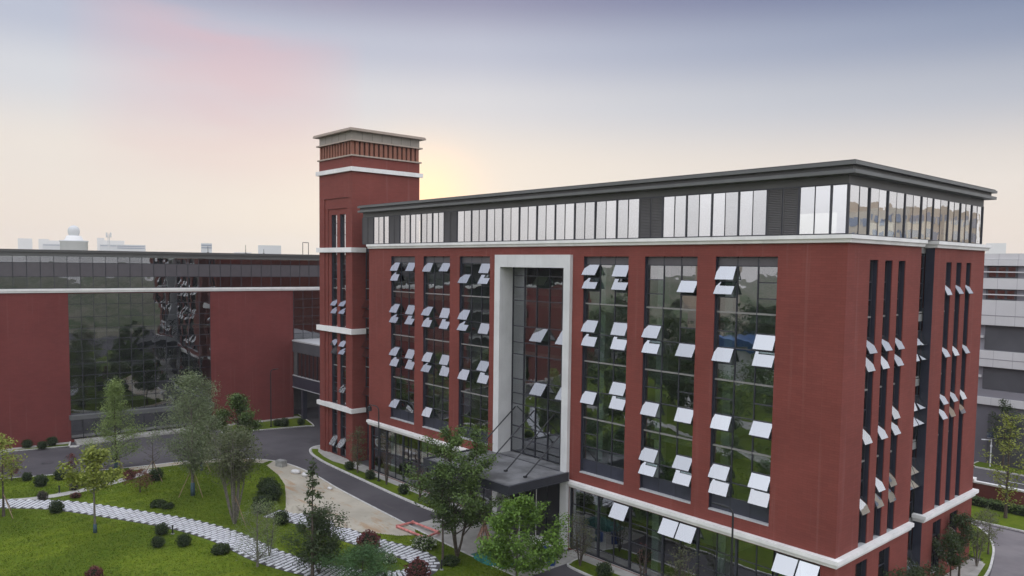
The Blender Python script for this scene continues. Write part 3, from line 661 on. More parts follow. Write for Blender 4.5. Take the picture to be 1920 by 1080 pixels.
# ground-floor glazing
def shop(x_edges, z0, z1, rows, opened, thick, solid=()):
    mb = MB(); y = 0.26
    mb.box(x_edges[0], x_edges[-1], y-.06, y+.06, z0, z0+.1, 'dark_metal'); mb.box(x_edges[0], x_edges[-1], y-.06, y+.06, z1-.08, z1, 'dark_metal')
    for i, x in enumerate(x_edges): w = .07 if i in thick else .03; mb.box(x-w, x+w, y-(.1 if i in thick else .05), y+.06, z0+.1, z1-.08, 'dark_metal')
    for r in rows: mb.box(x_edges[0], x_edges[-1], y-.03, y+.05, r-.03, r+.03, 'dark_metal')
    o = mb.build('storefront', main)
    zs = [z0+.1]+list(rows)+[z1-.08]
    for i, (a, b) in enumerate(zip(x_edges, x_edges[1:])):
        for j, (c, d) in enumerate(zip(zs, zs[1:])):
            if (i, j) in opened: link('open_sash', sash_mesh(b-a-.08, d-c-.04, 32), o, (a+.04, y-.06, d-.02), (R(-32), 0, 0))
            else: link('pane', pane_mesh(b-a-.05, d-c-.05), o, (a+.025, y, c+.025))
    return o
shop([-49.7, -48.3, -46.93, -45.34, -43.94, -42.59, -41.27, -39.84, -38.45, -37.05, -35.6, -34.2, -32.8, -31.4, -30.0], .12, 4.86, [2.4, 3.75], set(), {0, 2, 4, 6, 8, 10, 12, 14})
shop([-20.84, -19.5, -18.0, -16.5, -15.0, -13.5, -12.1, -10.7, -9.29, -7.85, -6.42, -5.03, -3.67, -2.2, -0.87], .12, 4.86, [0.75, 2.2, 3.55], {(3, 3), (6, 3), (7, 3), (12, 3), (13, 3)}, {0, 2, 4, 6, 8, 10, 12, 14})
# portal
pm = MB(); X0, X1, Y0, Y1 = -29.62, -20.88, -0.3, 1.25
pm.box(X0, X0+.68, Y0, Y1, 0.0, 21.56, 'portal_stone'); pm.box(X1-.68, X1, Y0, Y1, 0.0, 21.56, 'portal_stone'); pm.box(X0, X1, Y0, Y1, 21.56, 22.56, 'portal_stone')
pm.build('portal', main)
px = [X0+.68+i*(X1-X0-1.36)/5 for i in range(6)]
pz = [6.05, 7.2, 8.2, 10.1, 11.0, 12.2, 14.3, 15.3, 16.65, 18.8, 19.9, 20.85, 21.56]
mb = MB(); y = 1.2
for x in px: mb.box(x-.04, x+.04, y-.08, y+.06, 0.1, 21.56, 'dark_metal')
for z in pz: mb.box(px[0], px[-1], y-.05, y+.05, z-.035, z+.035, 'dark_metal')
pg = mb.build('curtain_wall', main)
po = {(2, 10), (2, 7), (2, 4), (4, 7), (4, 4)}
for i, (a, b) in enumerate(zip(px, px[1:])):
    for j, (c, d) in enumerate(zip(pz, pz[1:])):
        if (i, j) in po: link('open_sash', sash_mesh(b-a-.08, d-c-.06, 38, 'glass'), pg, (a+.04, y-.08, d-.03), (R(-38), 0, 0))
        else: link('pane', pane_mesh(b-a-.06, d-c-.06), pg, (a+.03, y, c+.03))
mb = MB(); mb.box(-29, -21.5, 3.6, 3.7, 0.05, 5.0, 'grey_dark'); mb.box(-29, -28.9, 1.3, 3.6, .05, 5.0, 'grey_dark'); mb.box(-21.6, -21.5, 1.3, 3.6, .05, 5.0, 'grey_dark'); mb.build('entrance_recess', main)  # walls coloured dark so the open entrance reads as deep shade
# canopy with tie rods
cp = MB(); CX0, CX1, CY0, CY1 = -30.9, -20.72, -6.3, -0.32
cp.box(CX0, CX1, CY0, CY1, 5.62, 6.0, 'canopy_top'); cp.box(X0+.69, X1-.69, -.318, 1.1, 5.6, 5.96, 'canopy_top')
cpo = cp.build('canopy', main)
fb = MB()
for (a, b, c, d) in ((CX0-.12, CX0, CY0-.12, CY1), (CX1, CX1+.12, CY0-.12, CY1), (CX0, CX1, CY0-.12, CY0)):
    fb.box(a, b, c, d, 5.52, 6.06, 'dark_metal')
    fb.box(a-.05, b+.05, c-.05 if c < CY0 else c, d+.0, 6.062, 6.11, 'dark_metal'); fb.box(a-.05, b+.05, c-.05 if c < CY0 else c, d, 5.46, 5.518, 'dark_metal')
fb.build('fascia_beam', cpo)
mb = MB(); mb.box(X0+.7, X1-.7, -.4, -.3, 6.001, 6.03, 'dark_metal'); mb.build('gutter', cpo)
for x in (-28.7, -26.4, -24.1, -21.9):
    mb = MB(); mb.tube((x+.35, 1.1, 9.85), (x, -3.6, 6.05), .055, .055, 'lamp_black', 8); mb.box(x-.1, x+.1, -3.75, -3.5, 6.0, 6.12, 'lamp_black'); mb.build('tie_rod', cpo)
for x, yy in ((-30.2, -5.6), (-21.4, -5.6)):
    pass
# clutter under the canopy is added with the small things

# ------------------------------------------------------------------ brick tower
TX0, TX1, TY0, TY1 = -61.35, -54.0, 0.3, 8.95
tower = thing('brick_tower', 'tall red brick stair tower with louvred top and white bands', 'tower', (0, 0, 0))
SL = [(-58.98, -57.72), (-57.08, -55.82)]
tw = MB()
BZ = [(5.42, 5.90), (14.02, 14.60), (22.87, 23.38), (31.5, 31.95)]
zsegs = [(0.15, 5.42), (5.90, 14.02), (14.60, 22.87), (23.38, 27.03)]
# stepped recess on the front: outer frame, two steps in
f0 = [(-60.2, -54.72, 0, 28.8)]
holed_wall(tw, TX0, TX1, 0, 33.1, [(-60.2, -54.72, 0.0, 28.8)], TY0, 'brick', 0.12)
holed_wall(tw, -60.2, -54.72, 0, 28.8, [(-59.62, -55.28, 0.0, 27.68)], TY0+.12, 'brick', 0.12)
holed_wall(tw, -59.62, -55.28, 0, 27.68, [(a, b, z0, z1) for a, b in SL for z0, z1 in zsegs], TY0+.24, 'brick', 0.06)
tw.quad((TX1, TY0, 0), (TX1, TY1, 0), (TX1, TY1, 33.1), (TX1, TY0, 33.1), 'brick'); tw.quad((TX1, TY1, 0), (TX0, TY1, 0), (TX0, TY1, 33.1), (TX1, TY1, 33.1), 'brick'); tw.quad((TX0, TY1, 0), (TX0, TY0, 0), (TX0, TY0, 33.1), (TX0, TY1, 33.1), 'brick')
tw.build('wall', tower)
def srows(z0, z1, mids):
    e = [z1] + [m for m in mids if z0 < m < z1] + [z0]; return [(a, b, f'{a:.1f}') for a, b in zip(e, e[1:])]
tz = [26.1, 24.8, 21.6, 20.9, 19.95, 18.9, 17.6, 16.75, 15.9, 13.2, 12.3, 11.4, 10.2, 8.9, 8.2, 7.2, 4.6, 3.4, 2.2, 0.9]
top_open = {'17.6', '16.8', '13.2', '12.3', '2.2'}
for i, (a, b) in enumerate(SL):
    for z0, z1 in zsegs:
        rows = srows(z0, z1, tz); op = set(top_open) | ({'8.2'} if i == 1 else set())
        window(tower, (a, TY0+.24, 0), 0, b-a, z0, z1, [0, b-a], rows, {(0, k) for k in op}, None, (), depth=0.3, slabs=(18.9, 10.2), sill=False, ang=34, gl='glass_top' if z0 > 20 else 'glass')
def sq_band(name, z0, z1, w, mat, x1=TX1, full=True, y1=TY1):
    mb = MB()
    if full: mb.box(TX0-w, TX1+w, TY0-w, TY1+w, z0, z1, mat)
    else:
        mb.box(TX0-w, TX1+w, TY0-w, TY0-.003, z0, z1, mat); mb.box(TX0-w, TX0-.003, TY0-.003, TY1, z0, z1, mat); mb.box(TX1+.003, TX1+w, TY0-.003, y1, z0, z1, mat)
    return mb.build(name, tower)
for i, (z0, z1) in enumerate(BZ):
    if i < 3:
        sq_band('white_band', z0, z1, .28, 'white_stone', full=False, y1=1.85)
        mb = MB(); mb.box(-60.19, -54.73, TY0+.0, TY0+.23, z0+.004, z1-.004, 'white_stone'); mb.box(-59.6, -55.3, TY0+.232, TY0+.5, z0+.006, z1-.006, 'white_stone'); mb.build('white_band', tower)
    else: sq_band('white_band', z0, z1, .3, 'white_stone', full=False, y1=TY1+.3)
sq_band('ledge', 33.1, 33.25, .18, 'cap_metal')
lc = MB(); lc.box(TX0+.35, TX1-.35, TY0+.35, TY1-.35, 33.25, 34.7, 'interior_dark'); lc.build('louvre_core', tower)
for k in range(12):
    x = TX0+.1+(TX1-TX0-.55)*k/11
    mb = MB(); mb.box(x, x+.33, TY0+.02, TY0+.34, 33.25, 34.7, 'fin'); mb.build('fin', tower)
for k in range(14):
    y = TY0+.45+(TY1-TY0-.9)*k/13
    mb = MB(); mb.box(TX1-.34, TX1-.02, y, y+.36, 33.25, 34.7, 'fin'); mb.build('fin', tower)
sq_band('ledge', 34.7, 34.84, .26, 'cap_metal')
pp = MB(); pp.box(TX0+.02, TX1-.02, TY0+.02, TY1-.02, 34.84, 35.72, 'parapet_metal'); ppo = pp.build('parapet', tower)
for k in range(1, 5):
    x = TX0+(TX1-TX0)*k/5; mb = MB(); mb.box(x-.012, x+.012, TY0+.005, TY0+.019, 34.85, 35.71, 'dark_metal'); mb.build('joint', ppo)
for k in range(1, 7):
    y = TY0+(TY1-TY0)*k/7; mb = MB(); mb.box(TX1-.019, TX1-.005, y-.012, y+.012, 34.85, 35.71, 'dark_metal'); mb.build('joint', ppo)
cpz = MB(); w = .52; cpz.box(TX0-w, TX1+w, TY0-w, TY1+w, 35.72, 35.9, 'cap_metal'); cpz.box(TX0-w+.06, TX1+w-.06, TY0-w+.06, TY1+w-.06, 35.9, 36.0, 'cap_metal'); cpz.build('roof_cap', tower)

# ------------------------------------------------------------------ left building
left = thing('brick_hall', 'low wide red brick building with mirrored curtain wall behind the garden trees', 'building', tuple(OB), RB)
lwm = MB()
holed_wall(lwm, -80, 0.0, 0, 17.85, [(-27.31, -11.12, 0.3, 17.7), (-58, -46, .3, 17.7)], 0.0, 'brick_far', 0.1)
lwm.quad((0, 0, 0), (0, 18, 0), (0, 18, 17.85), (0, 0, 17.85), 'brick_far'); lwm.quad((14, 18, 0), (-80, 18, 0), (-80, 18, 22), (14, 18, 22), 'brick_far'); lwm.quad((-80, 18, 0), (-80, 0, 0), (-80, 0, 22), (-80, 18, 22), 'brick_far')
lwm.build('wall', left)
P_ = 1.349
def grid_glass(x0, n, zs, depth, mats=None, name='curtain_wall', gl='glass_wavy', pitch=P_, opened=()):
    mb = MB(); x1 = x0+n*pitch
    for i in range(n+1): mb.box(x0+i*pitch-.03, x0+i*pitch+.03, depth-.05, depth+.05, zs[0], zs[-1], 'dark_metal')
    for z in zs: mb.box(x0, x1, depth-.035, depth+.04, z-.03, z+.03, 'dark_metal')
    o = mb.build(name, left)
    for i in range(n):
        for j, (a, b) in enumerate(zip(zs, zs[1:])):
            mt = mats[j] if mats else None
            if (i, j) in opened: link('open_sash', sash_mesh(pitch-.08, b-a-.05, 30), o, (x0+i*pitch+.04, depth-.05, b-.025), (R(-30), 0, 0))
            elif mt: link('spandrel_panel', panel_mesh(pitch-.06, b-a-.06, mt), o, (x0+i*pitch+.03, depth-.02, a+.03))
            else: link('pane', pane_mesh(pitch-.06, b-a-.06, gl), o, (x0+i*pitch+.03, depth, a+.03))
    return o
grid_glass(-27.31, 12, [3.3, 5.0, 6.5, 7.9, 9.3, 10.8, 12.2, 13.5, 14.9, 16.4, 17.7], .16)
grid_glass(-27.31, 12, [0.32, 2.75], .5, name='entrance_glazing', gl='glass')
grid_glass(-11.12-26*P_, 26+17, [18.3, 19.7, 21.3, 22.05], .12, [None, 'spandrel', None], name='window_band')
grid_glass(0.12, 8, [10.4, 11.8, 13.0, 14.2, 15.4, 16.6, 17.8], .1)
mb = MB(); mb.box(-27.5, -11.0, -.9, .12, 2.78, 3.26, 'roof_metal'); mb.build('entrance_canopy', left)
mb = MB(); mb.box(-80.3, 14, -.3, .05, 18.02, 18.28, 'white_stone'); mb.box(-80.2, 14, -.18, .05, 17.82, 18.02, 'white_stone'); mb.build('cornice_band', left)
mb = MB(); mb.box(-80.5, 14.2, -.55, 18.5, 22.5, 22.8, 'frieze_metal'); mb.box(-80.3, 14.1, -.3, 18.3, 22.05, 22.5, 'roof_metal'); mb.build('roof', left)
mb = MB(); mb.box(-60, 13, 5.5, 5.6, .1, 22, 'interior_dark')
for z in (4.6, 9.1, 13.3, 18.0): mb.box(-60, 13, .7, 5.4, z-.3, z, 'floor_slab')
mb.build('interior_wall', left)
# link corridor between the two
lk = thing('link_corridor', 'dark glazed link corridor bridging behind the brick tower', 'corridor', (-79.0, 6.3, 0))
mb = MB(); mb.box(-2.4, 17.6, .25, 6, 4.45, 9.3, 'interior_dark'); mb.box(-2.5, 17.6, 0, 6.2, 9.3, 10.75, 'grey_dark'); mb.box(-2.5, 17.6, -.1, 6.3, 10.75, 10.95, 'sill_stone'); mb.box(-2.5, 17.6, 0, 6, 4.4, 5.95, 'sill_panel'); mb.box(-2.5, 17.6, -.06, .2, 5.95, 6.05, 'sill_stone'); mb.box(-2.5, 17.6, -.06, .2, 4.32, 4.4, 'sill_stone'); mb.build('wall', lk)
for i in range(16):
    link('pane', pane_mesh(1.05, 3.1, 'glass'), lk, (-.4+i*1.12, .12, 6.1)); mb = MB(); mb.box(-.46+i*1.12, -.40+i*1.12, .04, .2, 6.05, 9.3, 'dark_metal'); mb.build('mullion', lk)
for x in (0.3, 5.4, 6.1): mb = MB(); mb.box(x, x+.6, .2, .8, 0, 4.4, 'sill_panel'); mb.build('pillar', lk)
mb = MB(); mb.box(-.4, 17.6, 5.0, 5.2, 0, 4.4, 'grey_dark'); mb.build('rear_wall', lk)

# ------------------------------------------------------------------ grey building on the right, boundary wall
gb = thing('grey_building', 'pale grey and white laboratory building with stacked bands at the right edge', 'building', (-30, 55.6, 0))
mb = MB(); mb.box(0, 37, .4, 30, 0, 6.7, 'grey_wall'); mb.build('plinth_wall', gb)
mb = MB(); mb.box(-.2, 37, .6, 29, 6.7, 22.4, 'grey_mid'); mb.build('wall', gb)
for z0, z1, p in ((6.7, 7.55, 0), (7.55, 8.35, .15), (11.0, 12.8, 0), (15.7, 18.5, 0), (19.75, 20.95, .1), (22.35, 23.0, 0), (23.03, 23.7, .15)):
    mb = MB(); mb.box(-.3, 37, p, 29.5, z0, z1, 'grey_panel' if z0 != 7.55 else 'grey_mid'); bo = mb.build('band', gb)
    for k in range(5, 19):
        x = k*1.9; mb = MB(); mb.box(x-.012, x+.012, p-.006, p-.001, z0, z1, 'grey_mid'); mb.build('joint', bo)
mb = MB(); mb.box(-.3, 37, -.02, .02, 11.85, 11.92, 'grey_mid'); mb.box(-.3, 37, -.02, .02, 16.75, 16.82, 'grey_mid'); mb.build('band_joint', gb)  # thin mid-grey strips across two of the bands
for z0, z1 in ((8.4, 10.9), (12.9, 15.6)):
    for k in range(2):
        x = 15.2+k*7.2+4.6
        mb = MB(); mb.box(x, x+5.6, .5, .62, z0, z1, 'grey_dark'); b_ = mb.build('window_bay', gb)
        mb = MB(); mb.box(x+4.2, x+5.1, .44, .5, z0+.1, z0+1.4, 'far_window'); mb.build('vent', b_)
        mb = MB(); mb.box(x-1.2, x-.1, .2, .6, z0+1.3, z0+1.55, 'grey_panel'); mb.build('ledge', gb)
for z0, z1 in ((18.55, 19.7), (21.0, 22.3)):
    for k in range(3):
        x = 15.0+k*5.6+4.7
        mb = MB(); mb.box(x, x+3.0, .45, .58, z0, z1, 'grey_dark'); b_ = mb.build('window', gb)
        for q in range(3): link('pane', pane_mesh(.7, z1-z0-.2, 'glass'), b_, (x+.2+q*.95, .42, z0+.1))
    mb = MB(); mb.box(-.3, 37, .05, .3, (z0+z1)/2-.06, (z0+z1)/2+.06, 'grey_panel'); mb.build('rail', gb)
for k in range(2):
    x = 20.6+k*9; mb = MB(); mb.box(x, x+5, .33, .42, .1, 5.6, 'grey_dark'); mb.build('roller_door', gb)
rb = thing('white_block', 'white office block with blue-grey ribbon windows above the grey roofs', 'building', (20, 260, 0))
mb = MB(); mb.box(-27, 60, 0, 30, 0, 31.5, 'tower_pale'); mb.build('wall', rb)
for z in (24.9, 28.2): mb = MB(); mb.box(-26.5, 60, -.2, .0, z, z+2.0, 'far_window'); mb.build('window', rb)
bw = thing('boundary_wall', 'low red brick boundary wall with pale coping behind the hedge', 'wall', (0, 38.4, 0))
mb = MB(); mb.box(-30, 40, 0, .25, 0, 1.85, 'brick_wall'); mb.build('wall', bw)
mb = MB(); mb.box(-30, 40, -.1, .35, 1.85, 2.0, 'white_stone'); mb.build('coping', bw)
mb = MB(); mb.box(-6.1, -5.0, -.25, .5, 1.9, 2.25, 'white_stone'); mb.build('pier_cap', bw)
k4 = smooth_line([(-40, 52.4), (-12, 52.6), (-10.4, 53.2), (-9.8, 54.5), (-10.2, 55.5)], 5)
struct(sheet('verge', [(-9.9, 52.7), (40, 53.6), (40, 55.5), (-10.0, 55.5)], 0.1, 'lawn', -.02)); sweep_kerb('kerb', [(-10.1, 55.5), (-10.2, 53.6), (-9.4, 52.6), (40, 53.5)], .16, -.02, .13, left=True)
for k in range(7):
    mb = MB(); x = -12+k*6; mb.quad((x, 49.0, .004), (x+2.5, 49.03, .004), (x+2.5, 49.18, .004), (x, 49.15, .004), 'white_paint'); struct(mb.build('lane_marking'))
# ------------------------------------------------------------------ plants
def rand_unit(rng, n):
    v = rng.normal(size=(n, 3)); return v/np.linalg.norm(v, axis=1, keepdims=True)
def leaf_mesh(name, pts, size, mat, rng, up=0.5, aspect=0.5, extra=None):
    n = len(pts); nrm = rand_unit(rng, n); nrm[:, 2] = np.abs(nrm[:, 2])+up; nrm /= np.linalg.norm(nrm, axis=1, keepdims=True)
    a = np.cross(nrm, rand_unit(rng, n)); a /= np.linalg.norm(a, axis=1, keepdims=True)+1e-9; b = np.cross(nrm, a)
    L = (size*rng.uniform(.65, 1.3, (n, 1))); W = L*aspect
    v = np.stack([pts-a*L*.5, pts-b*W*.5+nrm*L*.08, pts+a*L*.5, pts+b*W*.5+nrm*L*.08], 1).reshape(-1, 3)
    me = bpy.data.meshes.new(name); me.vertices.add(4*n); me.vertices.foreach_set('co', v.ravel()); me.loops.add(4*n); me.loops.foreach_set('vertex_index', np.arange(4*n))
    me.polygons.add(n); me.polygons.foreach_set('loop_start', np.arange(0, 4*n, 4)); me.polygons.foreach_set('loop_total', np.full(n, 4))
    me.materials.append(M[mat])
    if extra:
        me.materials.append(M[extra[0]]); me.polygons.foreach_set('material_index', (rng.random(n) < extra[1]).astype(np.int32))
    me.update(calc_edges=True); return me
PROF = {
 'cone': lambda t: (0.25+0.75*np.sin(np.pi*min(1, t*1.0+.22)))*(1-0.62*t),
 'oval': lambda t: max(.12, math.sin(math.pi*(0.12+0.82*t)))**.8,
 'vase': lambda t: .30+.70*t if t < .75 else .82-(t-.75)*1.6,
 'umbrella': lambda t: max(.15, math.sin(math.pi*(0.25+0.7*t))),
}
def tree_meshes(seed, H, cb, Rr, prof='oval', nl=3000, leaf=.22, mat='leaf_mid', bark='bark', multi=1, limbs=16, up=.55, sub=6, jit=.16, r0=None, aspect=.5, gap=.0, wrap=False, lean=0.0):
    rg = random.Random(seed); rng = np.random.default_rng(seed); tb = MB(); anchors = []
    r0 = r0 or (0.035+H*.0105)
    pf = PROF[prof]
    stems = []
    for s in range(multi):
        ang = 2*math.pi*s/max(1, multi)+rg.random(); sp = 0 if multi == 1 else Rr*rg.uniform(.25, .62)
        pts = []; n = 8; wx = wy = 0
        for i in range(n+1):
            t = i/n; wx += rg.uniform(-.03, .03)*H/8; wy += rg.uniform(-.03, .03)*H/8
            q = t**.75 if multi > 1 else t
            pts.append(Vector((math.cos(ang)*sp*q+wx*t+lean*t, math.sin(ang)*sp*q+wy*t, H*(.96 if multi == 1 else rg.uniform(.80, .9))*t)))
        rr = r0 if multi == 1 else r0*.5
        for i in range(n):
            tb.tube(pts[i], pts[i+1], rr*(1-.86*i/n)*(1.25 if i == 0 else 1), rr*(1-.86*(i+1)/n), bark, 7 if multi == 1 else 5, cap=False)
        stems.append(pts)
    def on(pts, z):
        for a, b in zip(pts, pts[1:]):
            if a.z <= z <= b.z: return a.lerp(b, (z-a.z)/max(1e-6, b.z-a.z))
        return pts[-1].copy()
    for k in range(limbs):
        t = (k+rg.random())/limbs; z = cb+(H-cb)*t; pts = stems[k % multi]
        Lr = Rr*pf(t)*rg.uniform(.55, 1.22); z0 = max(cb*.55 if multi == 1 else H*.15, z-Lr*up)
        st = on(pts, min(z0, pts[-1].z)); az = k*2.399+rg.uniform(-.5, .5)
        end = Vector((math.cos(az)*Lr+pts[-1].x*t*.5, math.sin(az)*Lr+pts[-1].y*t*.5, z+rg.uniform(-.05, .12)*(H-cb)*.4)); mid = st.lerp(end, .5)+Vector((0, 0, -.10*Lr))+Vector((rg.uniform(-.1, .1), rg.uniform(-.1, .1), 0))*Lr
        path = [st, st.lerp(mid, .6).lerp(mid.lerp(end, .3), .3), mid.lerp(end, .35), end]; lr = r0*.34*(1-.55*t)
        for i in range(3): tb.tube(path[i], path[i+1], lr*(1-.28*i), lr*(1-.28*(i+1)), bark, 4, cap=False)
        for s in range(sub):
            f = rg.uniform(.3, 1.0); j = min(2, int(f*3)); p = path[j].lerp(path[j+1], f*3-j)
            d = Vector((math.cos(az+rg.uniform(-1.5, 1.5)), math.sin(az+rg.uniform(-1.5, 1.5)), rg.uniform(.0, 1.0))).normalized(); q = p+d*Lr*rg.uniform(.18, .42)
            tb.tube(p, q, lr*.35, lr*.12, bark, 3, cap=False)
            for m_ in range(3): anchors.append(tuple(p.lerp(q, .35+.325*m_)))
        anchors.append(tuple(end))
    top = stems[0][-1]
    for k in range(8): anchors.append((top.x+rg.uniform(-.2, .2)*Rr, top.y+rg.uniform(-.2, .2)*Rr, H-rg.random()*(H-cb)*.22))
    A = np.array(anchors)
    if gap: A = A[rng.random(len(A)) > gap]
    idx = rng.integers(0, len(A), nl); pts = A[idx]+rng.normal(size=(nl, 3))*Rr*jit*np.array([1, 1, .8])
    if wrap:
        tb.tube((0, 0, .05), stems[0][1]*.9 if multi == 1 else (0, 0, .6), r0*1.45, r0*1.2, 'trunk_wrap', 8)
    me = tb.mesh('trunk'); me.polygons.foreach_set('use_smooth', [True]*len(me.polygons))
    return me, leaf_mesh('crown', pts, leaf, mat, rng, aspect=aspect)
def place_tree(name, label, meshes, loc, rz=0.0, s=1.0, group=None, cat='tree', stakes=0, stake_h=1.9):
    t = thing(name, label, cat, (loc[0], loc[1], loc[2] if len(loc) > 2 else .09), rz, group); t.scale = (s, s, s)
    link('trunk', meshes[0], t); link('crown', meshes[1], t)
    for k in range(stakes):
        a = 2.1*k+.4; mb = MB(); mb.tube((math.cos(a)*1.25, math.sin(a)*1.25, 0), (math.cos(a)*.06, math.sin(a)*.06, stake_h), .035, .03, 'stake', 6); mb.build('support_stake', t)
    return t
T = tree_meshes
place_tree('young_tree', 'pale green conical young tree by the kerb before the mirrored curtain wall', T(11, 9.0, 1.6, 2.7, 'cone', 12500, .18, 'leaf_pale', limbs=44, sub=7, jit=.13, wrap=True, aspect=.42), (-66.0, -20.3), stakes=3)
place_tree('young_tree', 'tallest grey-green feathery tree with wrapped trunk in the middle of the left lawn', T(12, 11.3, 3.0, 2.75, 'oval', 15000, .2, 'leaf_grey', 'bark_grey', limbs=40, sub=7, jit=.14, up=1.0, wrap=True, aspect=.36), (-52.3, -17.3), stakes=3, stake_h=2.6)
place_tree('young_tree', 'smaller grey-green tree half hidden behind the tallest lawn tree', T(13, 7.2, 2.2, 1.7, 'oval', 6500, .24, 'leaf_grey', limbs=24, jit=.15, wrap=True), (-60.4, -13.6), stakes=2)
place_tree('young_tree', 'rounded dark green tree near the road bend left of the tower', T(14, 7.4, 2.6, 2.0, 'umbrella', 7000, .28, 'leaf_mid', limbs=22, jit=.14), (-60.8, -9.6))
place_tree('crape_myrtle', 'dark multi-stemmed vase-shaped tree with bare lower stems beside the sandy plot', T(15, 7.9, 4.2, 2.7, 'vase', 7000, .2, 'leaf_olive', 'bark_grey', multi=9, limbs=36, sub=6, jit=.15, up=1.2, r0=.2), (-42.3, -17.4), stakes=2, stake_h=2.4)
place_tree('young_tree', 'small yellow-green tree on a slim bare trunk beside the slab path', T(16, 6.7, 4.2, 1.9, 'umbrella', 2600, .3, 'leaf_yellow', 'bark_grey', limbs=14, jit=.15, up=1.0, wrap=True), (-47.1, -26.7))
place_tree('young_tree', 'slim yellowish tree cut off by the left picture edge', T(17, 6.9, 3.2, 1.6, 'oval', 1300, .24, 'leaf_yellow', limbs=14, jit=.16), (-56.3, -31.5), stakes=2)
place_tree('bare_sapling', 'nearly bare brown sapling in stakes beside a round dark shrub', T(18, 4.6, 1.8, 1.1, 'oval', 130, .14, 'leaf_olive', limbs=18, jit=.12), (-59.9, -18.5), stakes=3)
place_tree('red_tree', 'small red-leaved tree at the far left kerb', T(19, 2.3, .8, .95, 'umbrella', 900, .16, 'leaf_red', limbs=10, jit=.2), (-68.2, -29.1))
place_tree('red_tree', 'tiny red-leaved tree at the kerb left of the yellow-green tree', T(20, 2.1, .7, .62, 'oval', 600, .14, 'leaf_red', limbs=10, jit=.2), (-66.9, -24.2))
place_tree('red_tree', 'low spreading red-leaved tree on the lawn near the footpath end', T(21, 2.0, .9, 1.2, 'umbrella', 1000, .16, 'leaf_red', limbs=12, jit=.18), (-56.4, -20.7))
place_tree('magnolia', 'slender magnolia with sparse large leaves in front of the sandy plot', T(22, 8.1, 1.3, 1.5, 'cone', 620, .30, 'leaf_dark', limbs=26, sub=5, jit=.10, gap=.15), (-27.8, -17.8))
place_tree('dark_shrub_tree', 'dense dark green bushy tree at the foot of the magnolia', T(23, 4.4, 1.0, 1.75, 'oval', 10000, .16, 'leaf_dark', limbs=30, jit=.17, multi=4), (-28.5, -17.0), cat='tree')
place_tree('willow_sapling', 'wispy pale green willow sapling left of the magnolia', T(24, 4.8, .9, 1.5, 'oval', 2200, .16, 'leaf_grey', 'bark_grey', limbs=30, jit=.2, aspect=.22, up=1.1), (-32.4, -19.7))
place_tree('willow_sapling', 'thin grey-green sapling leaning over the slab path', T(25, 4.2, 1.0, 1.1, 'vase', 1100, .16, 'leaf_pale', 'bark_grey', multi=4, limbs=24, jit=.2, aspect=.24, up=1.1), (-33.6, -18.3))
place_tree('fern_leaf_tree', 'low feathery bright green tree at the bottom edge below the red shrub', T(26, 2.5, .9, 2.3, 'umbrella', 11000, .15, 'leaf_fern', limbs=30, sub=7, jit=.12, aspect=.3), (-24.9, -15.6))
place_tree('maple_tree', 'tall leafy green tree standing in front of the entrance canopy', T(27, 9.6, 2.6, 2.85, 'oval', 16000, .21, 'leaf_mid', multi=3, limbs=30, sub=7, jit=.085, up=.9, r0=.2, gap=.1), (-24.9, -7.6), rz=.6)
place_tree('slim_tree', 'slim dark tree with a clear stem left of the tall leafy tree', T(28, 6.4, 3.0, 1.6, 'umbrella', 1700, .22, 'leaf_dark', limbs=14, jit=.16), (-24.4, -9.3))
place_tree('bright_tree', 'broad bright green tree nearest the entrance, right of the tall leafy tree', T(29, 5.9, 1.7, 2.8, 'umbrella', 13000, .225, 'leaf_bright', limbs=22, sub=7, jit=.085, up=.8, gap=.12), (-18.3, -7.6))
place_tree('slim_tree', 'thin yellowish tree behind the low brick boundary wall hedge', T(30, 9.2, 1.6, 1.5, 'oval', 1500, .24, 'leaf_yellow', limbs=26, jit=.18), (-1.4, 35.0))
place_tree('slim_tree', 'darker green tree against the grey building beyond the boundary wall', T(31, 7.4, 2.2, 1.2, 'oval', 1500, .24, 'leaf_dark', limbs=18, jit=.18), (-7.2, 54.3))
place_tree('facade_sapling', 'olive sapling at the left end of the ground floor glazing', T(32, 4.7, 1.0, .95, 'oval', 1500, .15, 'leaf_olive', limbs=20, jit=.18), (-49.8, -1.5))
bare = T(33, 4.2, 1.1, .95, 'vase', 120, .12, 'leaf_red', 'bark', multi=7, limbs=26, jit=.12, up=1.2, r0=.09)
place_tree('bare_shrub', 'bare twiggy multi-stemmed shrub beside the curved street lamp', bare, (-44.1, -1.6))
place_tree('bare_shrub', 'bare twiggy shrub right of the clipped ball by the left glazing', bare, (-38.1, -1.8), rz=1.3, s=.92)
bare2 = T(34, 3.8, 1.3, 1.05, 'oval', 700, .14, 'leaf_olive', 'bark', multi=6, limbs=24, jit=.16, up=1.1, r0=.09)
place_tree('facade_sapling', 'small dark twiggy tree right of the portal leg', bare2, (-17.8, -1.9), s=1.0)
place_tree('bare_shrub', 'bare fan-shaped shrub before the middle of the right glazing', bare, (-12.2, -1.8), rz=2.2, s=.8)
place_tree('facade_sapling', 'olive twiggy sapling before the right glazing, left of the lamp post', bare2, (-9.0, -1.9), rz=1.8, s=1.05)
place_tree('side_shrub', 'dark bushy shrub under the side wall nearest the front corner, at the bottom edge', T(35, 3.2, .5, .95, 'oval', 3000, .17, 'leaf_dark', limbs=22, jit=.2, multi=3), (1.1, 7.2), cat='shrub')
place_tree('side_shrub', 'dark bushy shrub before the recessed slot of the side wall', T(36, 2.5, .4, .95, 'oval', 3000, .17, 'leaf_dark', limbs=22, jit=.2, multi=3), (1.0, 10.9), cat='shrub')
